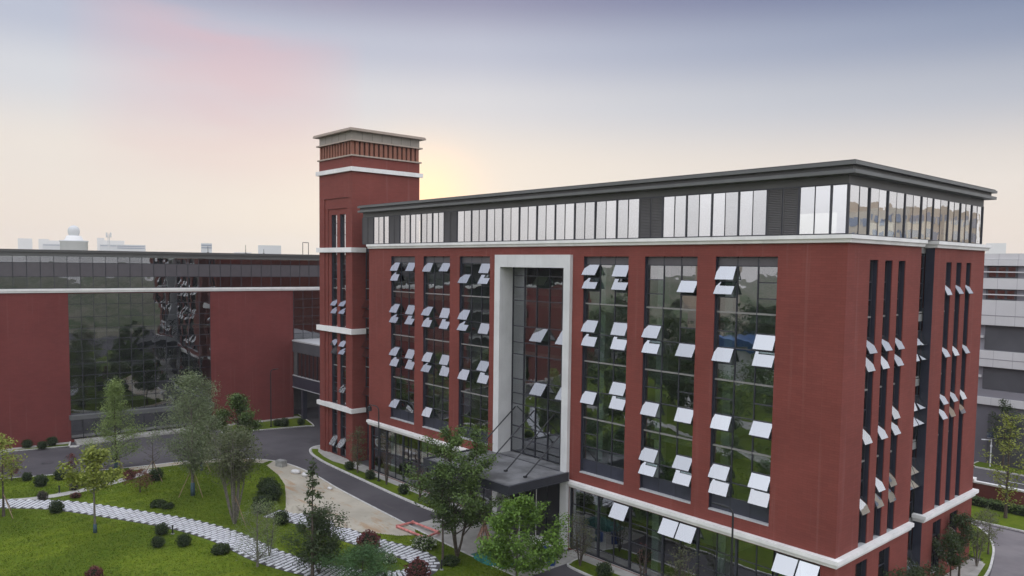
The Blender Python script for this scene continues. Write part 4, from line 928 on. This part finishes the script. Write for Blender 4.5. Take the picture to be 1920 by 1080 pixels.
place_tree('side_tree', 'small dark ball-headed tree before the open ground floor side window', T(37, 3.6, 1.7, .95, 'oval', 2600, .17, 'leaf_dark', limbs=22, jit=.2), (1.0, 15.0))
place_tree('side_tree', 'taller small dark tree just beyond the ball-headed one by the side wall', T(38, 4.6, 2.6, .85, 'oval', 2200, .17, 'leaf_dark', limbs=20, jit=.2), (.9, 17.0))
place_tree('side_sapling', 'thin airy sapling at the curved kerb behind the far corner', T(39, 4.2, 1.2, 1.1, 'vase', 1000, .15, 'leaf_olive', 'bark_grey', multi=4, limbs=22, jit=.17, up=1.1, r0=.1), (0.9, 20.6))
place_tree('side_sapling', 'second thin sapling beyond the far corner near the parking area', T(40, 3.4, 1.0, .8, 'oval', 700, .15, 'leaf_olive', limbs=18, jit=.17), (0.6, 24.0))

def ball_mesh(seed, mat, n=1500, leaf=.085, extra=None, flat=1.0):
    rng = np.random.default_rng(seed); d = rand_unit(rng, n); bump = 1+.16*np.sin(d[:, :1]*5+seed)*np.cos(d[:, 1:2]*4+seed*2)+.08*np.sin(d[:, 2:3]*9+seed); r = rng.uniform(.80, 1.08, (n, 1))*bump
    p = d*r*np.array([1, 1, .92*flat]); p[:, 2] += .90*flat; p = p[p[:, 2] > .06]
    me = leaf_mesh('foliage', p, leaf*2, mat, rng, up=.1, aspect=.7, extra=extra)
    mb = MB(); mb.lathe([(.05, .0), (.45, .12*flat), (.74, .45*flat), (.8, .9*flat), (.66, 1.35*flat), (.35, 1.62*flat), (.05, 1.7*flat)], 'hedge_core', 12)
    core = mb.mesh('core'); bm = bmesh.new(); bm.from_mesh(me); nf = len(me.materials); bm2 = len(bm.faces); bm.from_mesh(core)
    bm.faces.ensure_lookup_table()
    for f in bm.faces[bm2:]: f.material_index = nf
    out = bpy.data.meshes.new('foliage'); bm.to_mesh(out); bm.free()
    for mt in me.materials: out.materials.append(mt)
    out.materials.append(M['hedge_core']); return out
BALL = [ball_mesh(s, 'leaf_box') for s in (1, 2, 3)]
REDB = ball_mesh(5, 'leaf_red', 900, .12); PURB = ball_mesh(6, 'leaf_purple', 700, .12); FLW = ball_mesh(7, 'leaf_mid', 900, .10, ('petal_white', .3), .55); LOWB = ball_mesh(8, 'leaf_box', 900, .12, None, .5)
balls = [
 (-82.6, -25.4, .52, 0, 'clipped dark ball shrub leftmost in the strip below the left brick wall'), (-80.9, -24.2, .50, 0, 'clipped ball shrub in the middle of three below the left brick wall'), (-82.0, -23.0, .58, 0, 'largest of three clipped balls below the left brick wall, beside the steps'),
 (-67.2, -28.0, .45, 0, 'small clipped ball at the kerb right of the far left red tree'), (-64.3, -27.3, .60, 0, 'clipped ball shrub in front on the narrow lawn by the footpath'), (-65.6, -25.5, .56, 0, 'clipped ball at the kerb left of the tiny red-leaved tree'),
 (-54.6, -27.9, .56, 0, 'clipped ball shrub on the near edge of the slab path'), (-43.4, -22.8, .50, 0, 'upper of the paired ball shrubs on the near lawn'), (-40.8, -23.9, .46, 0, 'lower of the paired ball shrubs on the near lawn'), (-39.8, -22.3, .50, 0, 'single ball shrub right of the pair on the near lawn'),
 (-59.4, -28.1, .42, 2, 'purplish round shrub where the footpath meets the slabs'), (-60.9, -25.2, .42, 2, 'purplish shrub beside the middle of the footpath'), (-58.2, -25.7, .42, 3, 'low red shrub below the footpath'),
 (-50.9, -20.8, .62, 4, 'low flat dark shrub on the lawn above the slab path'), (-49.9, -20.3, .5, 4, 'smaller low shrub touching the flat one above the slab path'), (-36.6, -20.7, .66, 4, 'low spreading shrub at the near edge of the slab path bend'),
 (-15.4, -2.0, .55, 0, 'clipped ball shrub before the right glazing near the portal'), (-51.3, -1.55, .50, 0, 'clipped ball shrub at the foot of the brick tower'), (-46.9, -1.75, .50, 0, 'clipped ball shrub touching the curved lamp post'), (-40.6, -1.9, .52, 0, 'clipped ball shrub between the two bare shrubs'),
 (-77.0, -0.9, .5, 0, 'small ball shrub left of the far lamp post'), (-75.6, 2.6, .6, 0, 'larger ball shrub right of the far lamp post'), (-76.4, 2.0, .5, 0, 'ball shrub tucked behind the larger one by the far lamp post'), (-75.1, 4.7, .48, 0, 'ball shrub beside the link corridor pillar'),
 (-27.9, -8.5, .85, 5, 'white flowering low shrub below the pink frame'), (-27.2, -12.1, .55, 5, 'small white flowering shrub inside the path curve'), (-37.1, -29.1, .5, 1, 'round red shrub at the bottom edge of the left lawn'), (-23.2, -12.3, .78, 1, 'red shrub at the end of the curving path, bottom edge'),
 (-61.6, -20.2, .52, 1, 'dark red shrub at the footpath end'), (-59.6, -18.3, .66, 0, 'dark round shrub at the foot of the bare sapling'), (-29.9, -12.2, .82, 1, 'big round dark red shrub between the curving path slabs'), (-39.8, -14.5, .62, 0, 'dark ball shrub where the curving path begins'),
 (-46.0, -12.6, 1.0, 0, 'large dark rounded bush at the edge of the sandy plot'), (-48.2, -11.9, .9, 0, 'dark bush behind the large one at the sandy plot'), (-43.6, -14.4, .85, 0, 'dark bush nearest the vase-shaped tree'), (-24.0, -8.9, .6, 4, 'low green shrub between path and road kerb')]
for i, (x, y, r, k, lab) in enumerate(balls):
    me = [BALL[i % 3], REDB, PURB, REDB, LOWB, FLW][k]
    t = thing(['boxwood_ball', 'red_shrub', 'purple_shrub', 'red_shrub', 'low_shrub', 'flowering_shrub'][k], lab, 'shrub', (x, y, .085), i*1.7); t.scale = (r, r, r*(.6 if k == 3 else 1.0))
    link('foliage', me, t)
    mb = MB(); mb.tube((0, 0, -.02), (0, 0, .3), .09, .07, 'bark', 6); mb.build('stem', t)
# hedge in front of the boundary wall
rng = np.random.default_rng(77); n = 9000
p = np.stack([rng.uniform(-20, 14, n), rng.uniform(36.6, 37.9, n), .1+.75*rng.random(n)**.6], 1); me = leaf_mesh('hedge_leaves', p, .2, 'leaf_mid', rng, aspect=.6)
hd = thing('hedge', 'low clipped hedge in front of the boundary wall', 'hedge', (0, 0, 0)); link('foliage', me, hd)
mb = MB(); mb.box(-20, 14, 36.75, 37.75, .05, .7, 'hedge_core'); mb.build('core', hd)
# grass blades over the near lawn
rng = np.random.default_rng(5); n = 150000
gx = rng.uniform(-73, -17, n); gy = rng.uniform(-40, -6.5, n)
pathpts = np.array([(q[0], q[1]) for q in sa_+sb_] + [tuple(q) for q in pc]); ok = np.ones(n, bool)
for i in range(0, n, 5000):
    d = np.min((gx[i:i+5000, None]-pathpts[None, :, 0])**2+(gy[i:i+5000, None]-pathpts[None, :, 1])**2, axis=1); ok[i:i+5000] = d > .42
from mathutils.geometry import intersect_point_line
def inpoly(x, y, poly):
    c = np.zeros(len(x), bool); j = len(poly)-1
    for i in range(len(poly)):
        xi, yi = poly[i]; xj, yj = poly[j]
        c ^= ((yi > y) != (yj > y)) & (x < (xj-xi)*(y-yi)/(yj-yi+1e-12)+xi); j = i
    return c
ok &= inpoly(gx, gy, lawn_pts) & ~inpoly(gx, gy, sandp) & ~inpoly(gx, gy, offs(strip_l, 0.0)+list(reversed(offs(strip_l, 1.35))))
gx, gy = gx[ok], gy[ok]
me = leaf_mesh('grass', np.stack([gx, gy, .10+.03*rng.random(len(gx))], 1), .13, 'leaf_pale', rng, up=.0, aspect=.35)
M['grass_blade'] = M['lawn']; me.materials[0] = M['grass_blade']
stuff(link('grass', me), 'short mown grass covering the garden lawn')

# ------------------------------------------------------------------ street furniture and small things
def lamp_post(name, label, loc, H, arm, az, kind):
    t = thing(name, label, 'street lamp', loc, az)
    mb = MB(); mb.tube((0, 0, 0), (0, 0, .12), .16, .16, 'lamp_black', 10); mb.tube((0, 0, .12), (0, 0, H-.5), .075, .06, 'lamp_black', 10); mb.build('pole', t)
    mb = MB(); P = [Vector((0, 0, H-.5))]
    if kind == 'hook':
        for k in range(1, 9): a = math.pi/2*k/8; P.append(Vector((.5*(1-math.cos(a)), 0, H-.5+.5*math.sin(a))))
        P.append(Vector((arm, 0, H+.02)))
        for a, b in zip(P, P[1:]): mb.tube(a, b, .055, .05, 'lamp_black', 8, cap=False)
        mb.build('arm', t)
        mb = MB(); mb.tube((arm, 0, H+.08), (arm, 0, H-.12), .06, .06, 'lamp_black', 8); mb.lathe([(.10, H-.62), (.22, H-.58), (.2, H-.2), (.1, H-.12)], 'lamp_black', 10, arm, 0); mb.build('lantern', t)
    else:
        for k in range(1, 7): a = math.pi/2*k/6; P.append(Vector((.3*(1-math.cos(a)), 0, H-.5+.42*math.sin(a))))
        for a, b in zip(P, P[1:]): mb.tube(a, b, .06, .055, 'lamp_black', 8, cap=False)
        mb.build('arm', t)
        mb = MB(); z = H-.08
        mb.v = [(.28, -.06, z-.04), (.28, .06, z-.04), (.28, .06, z+.06), (.28, -.06, z+.06), (.55, -.15, z), (.55, .15, z), (.55, .15, z+.1), (.55, -.15, z+.1), (arm, -.09, z+.08), (arm, .09, z+.08), (arm, .09, z+.13), (arm, -.09, z+.13)]
        k = mb.mi('lamp_black'); F = [(0, 3, 2, 1), (8, 9, 10, 11)]
        for a in (0, 4): F += [(a, a+1, a+5, a+4), (a+1, a+2, a+6, a+5), (a+2, a+3, a+7, a+6), (a+3, a, a+4, a+7)]
        mb.f = F; mb.m = [k]*len(F); mb.build('lamp_head', t)
    return t
lamp_post('street_lamp', 'black street lamp with curved arm and hanging lantern beside the left glazing', (-45.7, -1.5, .09), 7.5, 1.35, R(190), 'hook')
lamp_post('street_lamp', 'black street lamp with flat head before the right ground floor glazing', (-5.25, -2.15, .09), 7.45, 1.35, R(188), 'flat')
lamp_post('street_lamp', 'distant black street lamp against the left brick wall', (-76.6, 1.2, .09), 7.6, 1.0, R(70), 'flat')
s = thing('solar_lamp', 'white solar street lamp on the verge by the grey building', 'street lamp', (-8.4, 54.1, .1), R(20))
mb = MB(); mb.tube((0, 0, 0), (0, 0, 3.3), .075, .05, 'white_paint', 8); mb.build('pole', s)
mb = MB(); mb.quad((-.45, -.35, 3.25), (.45, -.35, 3.25), (.45, .3, 3.75), (-.45, .3, 3.75), 'solar_blue'); mb.quad((-.45, -.34, 3.22), (-.45, .31, 3.72), (.45, .31, 3.72), (.45, -.34, 3.22), 'white_paint'); mb.build('solar_panel', s)
mb = MB(); mb.box(-.75, 0, -.06, .06, 2.92, 3.0, 'white_paint'); mb.box(-.95, -.6, -.1, .1, 2.9, 2.97, 'white_paint'); mb.build('lamp_head', s)
mb = MB(); mb.box(-.1, .1, -.1, .1, 2.2, 2.4, 'white_paint'); mb.build('battery_box', s)
for i, (x, y, lab) in enumerate([(-43.0, -22.1, 'short black bollard light beside the paired ball shrubs'), (-29.2, -11.9, 'short black bollard light beside the big dark red shrub'), (-23.6, -10.0, 'short black bollard light right of the curving path'), (-60.7, -26.5, 'tiny black bollard light on the narrow lawn by the footpath')]):
    t = thing('bollard_light', lab, 'bollard', (x, y, .09)); mb = MB(); mb.tube((0, 0, 0), (0, 0, .06), .14, .14, 'stone_grey', 10); mb.build('base', t)
    mb = MB(); mb.tube((0, 0, .06), (0, 0, .62), .055, .055, 'lamp_black', 10); mb.tube((0, 0, .62), (0, 0, .72), .085, .07, 'lamp_black', 10); mb.build('post', t)
# pink pipe frame
t = thing('pipe_frame', 'pink painted pipe frame lying at the road edge of the sandy plot', 'barrier', (-31.2, -6.8, .1), 0)
C4 = [(-1.75, -.85), (-1.75, .72), (1.55, .95), (1.9, -.62)]
for i in range(4):
    a, b = C4[i], C4[(i+1) % 4]; mb = MB()
    mb.tube((*a, .16), (*b, .16), .095, .095, 'pink_tube', 8)
    mb.build('rail', t); mb = MB(); mb.tube((*a, 0), (*a, .27), .10, .10, 'pink_tube', 8); mb.build('post', t)
# manholes
for x, y, lab in ((-74.0, -25.0, 'round iron manhole cover in the road before the left building'), (-65.9, 1.6, 'round iron manhole cover in the road beside the tower kerb')):
    t = thing('manhole_cover', lab, 'manhole', (x, y, 0)); mb = MB(); mb.lathe([(.55, .0), (.55, .008), (.42, .008)], 'manhole_iron', 20); mb.build('rim', t); mb = MB(); mb.lathe([(.41, .0), (.41, .012), (.05, .014)], 'asphalt', 20); mb.build('lid', t)
# blocks, sacks, rubble by the bend
t = thing('concrete_block', 'grey concrete block at the kerb of the sandy plot', 'block', (-57.0, -6.5, .1), .3); mb = MB(); mb.box(-.5, .5, -.35, .35, 0, .62, 'stone_grey'); mb.box(-.42, .42, -.27, .27, .62, .68, 'stone_grey'); mb.build('block', t)
def sack(x, y, rz, s, lab):
    mb = MB(); n = 10
    for k, (r, z) in enumerate(((.30, 0), (.42, .12), (.44, .28), (.34, .42), (.10, .5))): pass
    mb.lathe([(.30, 0), (.42, .10), (.44, .24), (.34, .36), (.12, .42)], 'sack', 10); o = mb.build('sack', None, (x, y, .1), True); o.scale = (s*1.3, s*.85, s); o.rotation_euler = (0, 0, rz); tag(o, lab, 'sack')
sack(-53.4, -6.6, .4, 1.0, 'white filled sack at the kerb, left one of the pair'); sack(-51.9, -6.3, -.3, .9, 'white filled sack at the kerb, right one of the pair'); sack(-46.2, -6.6, .2, .55, 'small pale sack lying further down the sand kerb')
# entrance clutter
t = thing('timber_pile', 'leaning bundle of pinkish timber poles under the canopy', 'timber', (-26.6, -3.6, .01)); rr = random.Random(9)
for k in range(16):
    a = rr.uniform(0, 6.28); mb = MB(); mb.tube((math.cos(a)*rr.uniform(.3, .8), math.sin(a)*rr.uniform(.3, .8), 0), (math.cos(a+2.6)*.25, math.sin(a+2.6)*.25, rr.uniform(1.3, 2.1)), .045, .04, 'timber', 6); mb.build('pole', t)
def mound(name, label, cat, x, y, rx, ry, h, mat, seed):
    rg = random.Random(seed); mb = MB(); nx = 14; G = {}
    for i in range(nx+1):
        for j in range(nx+1):
            u, v = i/nx*2-1, j/nx*2-1; q = max(0, 1-(u*u+v*v)**1.1); z = h*q*(1+.4*math.sin(u*5+seed)*math.cos(v*4))+rg.uniform(0, .06)*h if q > 0 else 0
            G[i, j] = (u*rx, v*ry, max(0, z))
    for i in range(nx):
        for j in range(nx):
            a, b, c, d = G[i, j], G[i+1, j], G[i+1, j+1], G[i, j+1]
            if max(a[2], b[2], c[2], d[2]) > 0: mb.quad(a, b, c, d, mat)
    o = mb.build(name, None, (x, y, .01)); return tag(o, label, cat)
mound('covered_heap', 'heap under a teal construction net beside the entrance road', 'heap', -22.9, -5.9, 1.9, 1.2, .5, 'teal_net', 2)
mound('soil_heap', 'small heap of soil at the sandy plot behind the magnolia', 'heap', -36.4, -10.9, .9, .6, .45, 'sand', 4); mound('soil_heap', 'brownish soil heap by the dark bushes of the sandy plot', 'heap', -42.4, -12.2, 1.2, .7, .5, 'sand', 6)
for x, y, lab in ((-20.5, -2.6, 'blue plastic barrel beside the portal leg'), (-19.4, -3.2, 'blue plastic barrel on the grass edge near the portal')):
    t = thing('barrel', lab, 'barrel', (x, y, .01)); mb = MB(); mb.lathe([(.26, 0), (.30, .06), (.30, .3), (.31, .33), (.30, .36), (.30, .6), (.31, .63), (.30, .66), (.28, .88), (.24, .9)], 'blue_plastic', 14); mb.build('body', t, None, True); mb = MB(); mb.lathe([(.24, .9), (.24, .915), (.05, .92)], 'blue_plastic', 14); mb.build('lid', t)
for i in range(3):
    x = -27.2+i*1.9; t = thing('scaffold_prop', ['thin pale steel prop under the canopy, left of three', 'thin pale steel prop under the canopy, middle of three', 'thin pale steel prop under the canopy, right of three'][i], 'prop', (x+.6, -1.6, .01)); mb = MB(); mb.tube((0, 0, 0), (0, 0, 5.6), .035, .035, 'sack', 8); mb.build('tube', t); mb = MB(); mb.box(-.12, .12, -.12, .12, 0, .02, 'sack'); mb.build('base_plate', t)
mound('rubble_heap', 'heap of pale rubble under the entrance canopy', 'heap', -23.2, -.9, 1.3, .7, .55, 'sack', 12)
rr = random.Random(21)
for i, (x, y) in enumerate([(-42.9, -.55), (-36.3, -.5), (-35.4, -.6), (-34.7, -.45)]):
    mound('debris', ['small pale debris heap on the paving beside the first bare shrub', 'pale debris heap on the paving right of the second bare shrub', 'pale debris heap between its two neighbours on the paving near the canopy', 'pale debris heap on the paving nearest the canopy'][i], 'debris', x, y, .35, .22, .25, 'sack', 30+i).location.z = .09

# ------------------------------------------------------------------ skyline
def bearing(px): d = math.atan((px-960)/1452.0)+yaw; return Vector((math.sin(d), math.cos(d), 0)), math.cos(d-yaw)
def sky_block(px0, px1, ytop, D, mat, name, label, cat='building', stripes=0, hor=484.5):
    c = (px0+px1)/2; b, cs = bearing(c); dist = D/cs; pos = CAM+b*dist; w = (px1-px0)*D/1452.0; h = CAM.z+(hor+0.013*c-ytop)*D/1452.0-1.8*D/1452.0
    ang = math.atan2(-b.x, b.y)
    t = thing(name, label, cat, (pos.x, pos.y, 0), ang); mb = MB(); mb.box(-w/2, w/2, 0, w*.8, 0, h, mat); mb.build('wall', t)
    for k in range(stripes):
        z = h-(k+1)*h*.055; mb = MB(); mb.box(-w/2*.94, w/2*.94, -.25, 0, z, z+h*.022, 'far_window'); mb.build('window', t)
    return t, w, h
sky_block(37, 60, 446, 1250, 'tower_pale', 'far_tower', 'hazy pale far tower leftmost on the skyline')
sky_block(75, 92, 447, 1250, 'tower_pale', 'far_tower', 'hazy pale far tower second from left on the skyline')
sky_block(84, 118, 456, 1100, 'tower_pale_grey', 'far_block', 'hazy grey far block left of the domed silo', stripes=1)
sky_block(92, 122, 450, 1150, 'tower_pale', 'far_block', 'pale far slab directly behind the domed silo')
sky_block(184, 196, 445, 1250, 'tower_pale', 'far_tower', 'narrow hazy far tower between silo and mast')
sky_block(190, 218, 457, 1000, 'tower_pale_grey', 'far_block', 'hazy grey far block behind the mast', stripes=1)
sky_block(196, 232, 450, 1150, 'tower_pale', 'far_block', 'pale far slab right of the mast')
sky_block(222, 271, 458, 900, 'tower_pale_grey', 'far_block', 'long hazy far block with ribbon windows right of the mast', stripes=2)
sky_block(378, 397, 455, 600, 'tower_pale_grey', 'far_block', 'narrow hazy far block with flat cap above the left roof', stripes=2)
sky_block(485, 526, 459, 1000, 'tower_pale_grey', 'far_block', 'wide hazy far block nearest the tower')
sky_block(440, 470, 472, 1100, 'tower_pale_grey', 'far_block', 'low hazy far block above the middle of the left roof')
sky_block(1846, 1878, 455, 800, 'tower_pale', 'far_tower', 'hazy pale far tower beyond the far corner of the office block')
# domed silo and mast
b, cs = bearing(140); D = 520; pos = CAM+b*(D/cs); k = D/1452.0; H0 = CAM.z
t = thing('domed_silo', 'pale round water tank with a white dome on the far skyline', 'silo', (pos.x, pos.y, 0)); q = 23*k
hb = H0+(484.5-450)*k
mb = MB(); mb.lathe([(q, 0), (q, hb-3*k), (q*1.05, hb-2*k), (q*1.05, hb), (q*.6, hb+1*k)], 'tower_pale_grey', 28); mb.build('tank', t, None, True)
mb = MB(); mb.lathe([(q*.72, hb), (q*.60, hb+5*k), (q*.52, hb+9*k)], 'tower_pale', 24); mb.build('neck', t, None, True)
mb = MB(); mb.lathe([(q*.36, hb+9*k), (q*.42, hb+13*k), (q*.44, hb+18*k)]+[(q*.44*math.cos(a*.26), hb+18*k+q*.44*math.sin(a*.26)) for a in range(1, 6)]+[(.05, hb+18*k+q*.45)], 'tower_pale_grey', 24); mb.build('dome', t, None, True)
b, cs = bearing(205); pos = CAM+b*(700/cs); k = 700/1452.0; t = thing('radio_mast', 'slim lattice radio mast on the far skyline', 'mast', (pos.x, pos.y, 0)); ht = H0+(484.5-436)*k
for a in range(3):
    mb = MB(); c, s_ = math.cos(a*2.094), math.sin(a*2.094); mb.tube((c*1.8, s_*1.8, 0), (c*.7, s_*.7, ht), .3, .2, 'tower_pale_grey', 6); mb.build('leg', t)
for z in range(1, 12): mb = MB(); zz = ht*z/12; mb.lathe([(1.7-zz/ht, zz), (1.7-zz/ht, zz+.35)], 'tower_pale_grey', 6); mb.build('ring', t)
for a in range(4):
    c, s_ = math.cos(a*1.57+.4), math.sin(a*1.57+.4); mb = MB(); mb.tube((0, 0, ht-2.5), (c*2.4, s_*2.4, ht-2), .2, .2, 'tower_pale_grey', 5); mb.box(c*2.4-.3, c*2.4+.3, s_*2.4-.3, s_*2.4+.3, ht-3.5, ht+.8, 'tower_pale_grey'); mb.build('antenna', t)
# roof gantry and rods on the left building
for u, dd, hgt, lab in ((5.5, 9, 1.9, 'square steel gantry frame on the left building roof'),):
    p = BW(u, dd, 22.8); t = thing('roof_gantry', lab, 'gantry', p, RB)
    for x in (-.45, .45): mb = MB(); mb.tube((x, 0, 0), (x, 0, hgt), .05, .05, 'louvre_metal', 6); mb.build('post', t)
    mb = MB(); mb.tube((-.45, 0, hgt), (.45, 0, hgt), .05, .05, 'louvre_metal', 6); mb.build('beam', t)
for u, hgt, lab in ((-10.5, .9, 'thin lightning rod on the left roof near the curtain wall end'), (-5.5, 1.2, 'thin lightning rod above the middle of the right brick panel'), (-3.0, .7, 'short roof vent pipe on the left building')):
    p = BW(u, 3, 22.8); t = thing('roof_rod', lab, 'rod', p); mb = MB(); mb.tube((0, 0, 0), (0, 0, hgt), .045, .03, 'louvre_metal', 6); mb.build('rod', t); mb = MB(); mb.tube((0, 0, 0), (0, 0, .1), .15, .12, 'louvre_metal', 8); mb.build('base', t)

# ------------------------------------------------------------------ surroundings seen only as reflections in the glass
bt = T(50, 9.0, 2.0, 3.4, 'oval', 2600, .5, 'leaf_mid', limbs=22, jit=.17); bt2 = T(51, 12.0, 2.5, 4.2, 'oval', 3000, .6, 'leaf_dark', limbs=22, jit=.17)
rr = random.Random(8)
for i in range(46):
    a = rr.uniform(0, 1); x = rr.uniform(-150, 10); y = rr.uniform(-140, -62) if i < 30 else rr.uniform(-210, -150)
    if (Vector((x, y))-Vector((19, -42))).length < 18: continue
    place_tree('garden_tree', 'leafy garden tree outside the view, seen only in window reflections', (bt, bt2)[i % 2], (x, y, 0), rr.random()*6, rr.uniform(.7, 1.25), 'trees behind the viewpoint')
for x, y, k in ((-20, -25.5, .3), (-12, -18.5, .3), (-28.5, -34, .3), (-8, -24, .4), (-15, -35, .45), (-5, -14.5, .38), (-36, -43, .9), (-45, -49, 1.0), (-30, -49, .95), (-53, -56, 1.1), (-63, -51, .9), (-22, -44, .8), (-40, -62, 1.1), (-10, -48, .7), (-66, -66, 1.1)):
    place_tree('garden_tree', 'leafy garden tree outside the view, seen only in window reflections', (bt, bt2)[int(x) % 2], (x, y, .09), x, k, 'trees behind the viewpoint')
gp = smooth_line([(3, -10), (-6, -17), (-14, -21.5), (-19, -29), (-30, -37.5), (-44, -41.5), (-60, -44), (-72, -52)], 6)
struct(sheet('footpath', list(reversed(offs(gp, -0.9) + list(reversed(offs(gp, 0.9))))), 0.112, 'paving', 0.0))
gp = smooth_line([(-12, -60), (-24, -54), (-38, -52), (-50, -58), (-60, -72), (-62, -95)], 6)
struct(sheet('footpath', list(reversed(offs(gp, -1.6) + list(reversed(offs(gp, 1.6))))), 0.113, 'paving', 0.0))
def refl_block(x, y, w, d, h, rz, label, mat, wins=True, roof=None):
    t = thing('apartment_block', label, 'building', (x, y, 0), rz); mb = MB(); mb.box(-w/2, w/2, -d/2, d/2, 0, h, mat); mb.build('wall', t)
    nf = int(h/3.4)
    for f in range(nf):
        for sx, L, ax in ((-d/2-.1, w, 0), (-w/2-.1, d, 1)):
            mb = MB()
            z = 1.2+f*3.4
            for q in range(int(L/4)):
                c = -L/2+2+q*4
                if ax == 0: mb.box(c-1.1, c+1.1, -d/2-.15, -d/2, z, z+1.7, 'far_window')
                else: mb.box(-w/2-.15, -w/2, c-1.1, c+1.1, z, z+1.7, 'far_window')
            mb.build('window', t)
    if roof: mb = MB(); mb.box(-w/2-.6, w/2+.6, -d/2-.6, d/2+.6, h, h+1.2, roof); mb.build('roof', t)
refl_block(62, 150, 34, 20, 35, R(20), 'beige apartment tower seen only in the side top floor glass', 'far_beige')
refl_block(112, 235, 22, 22, 44, R(10), 'taller beige apartment tower seen only in the far side glass', 'far_beige')
refl_block(-58, -92, 26, 12, 6.5, R(15), 'low white building with blue roof seen only in the front glass', 'tower_pale', roof='far_blue')
refl_block(-120, -168, 12, 12, 25, R(25), 'tall beige tower seen only in the front glass', 'far_beige')
t = thing('tower_crane', 'yellow tower crane seen only in the side top floor glass', 'crane', (88, 150, 0))
mb = MB(); mb.box(-.8, .8, -.8, .8, 0, 50, 'crane_yellow'); mb.build('mast', t); mb = MB(); mb.box(-12, 34, -.5, .5, 48, 49.0, 'crane_yellow'); mb.build('jib', t); mb = MB(); mb.box(-12, -8, -.9, .9, 45, 48, 'grey_dark'); mb.build('counterweight', t)

# ------------------------------------------------------------------ evening haze
m = new_mat('haze'); v = N('ShaderNodeVolumePrincipled'); v.inputs['Color'].default_value = (0.93, 0.92, 0.94, 1); v.inputs['Density'].default_value = 0.00022; v.inputs['Anisotropy'].default_value = 0.1
o_ = N('ShaderNodeOutputMaterial'); LK(v.outputs[0], o_.inputs['Volume']); M['haze'] = m
mb = MB(); mb.box(-1720, 1680, -1660, 1660, -1.1, 72, 'haze'); hz = mb.build('haze'); hz['kind'] = 'stuff'; hz['label'] = 'thin evening haze over the whole site'
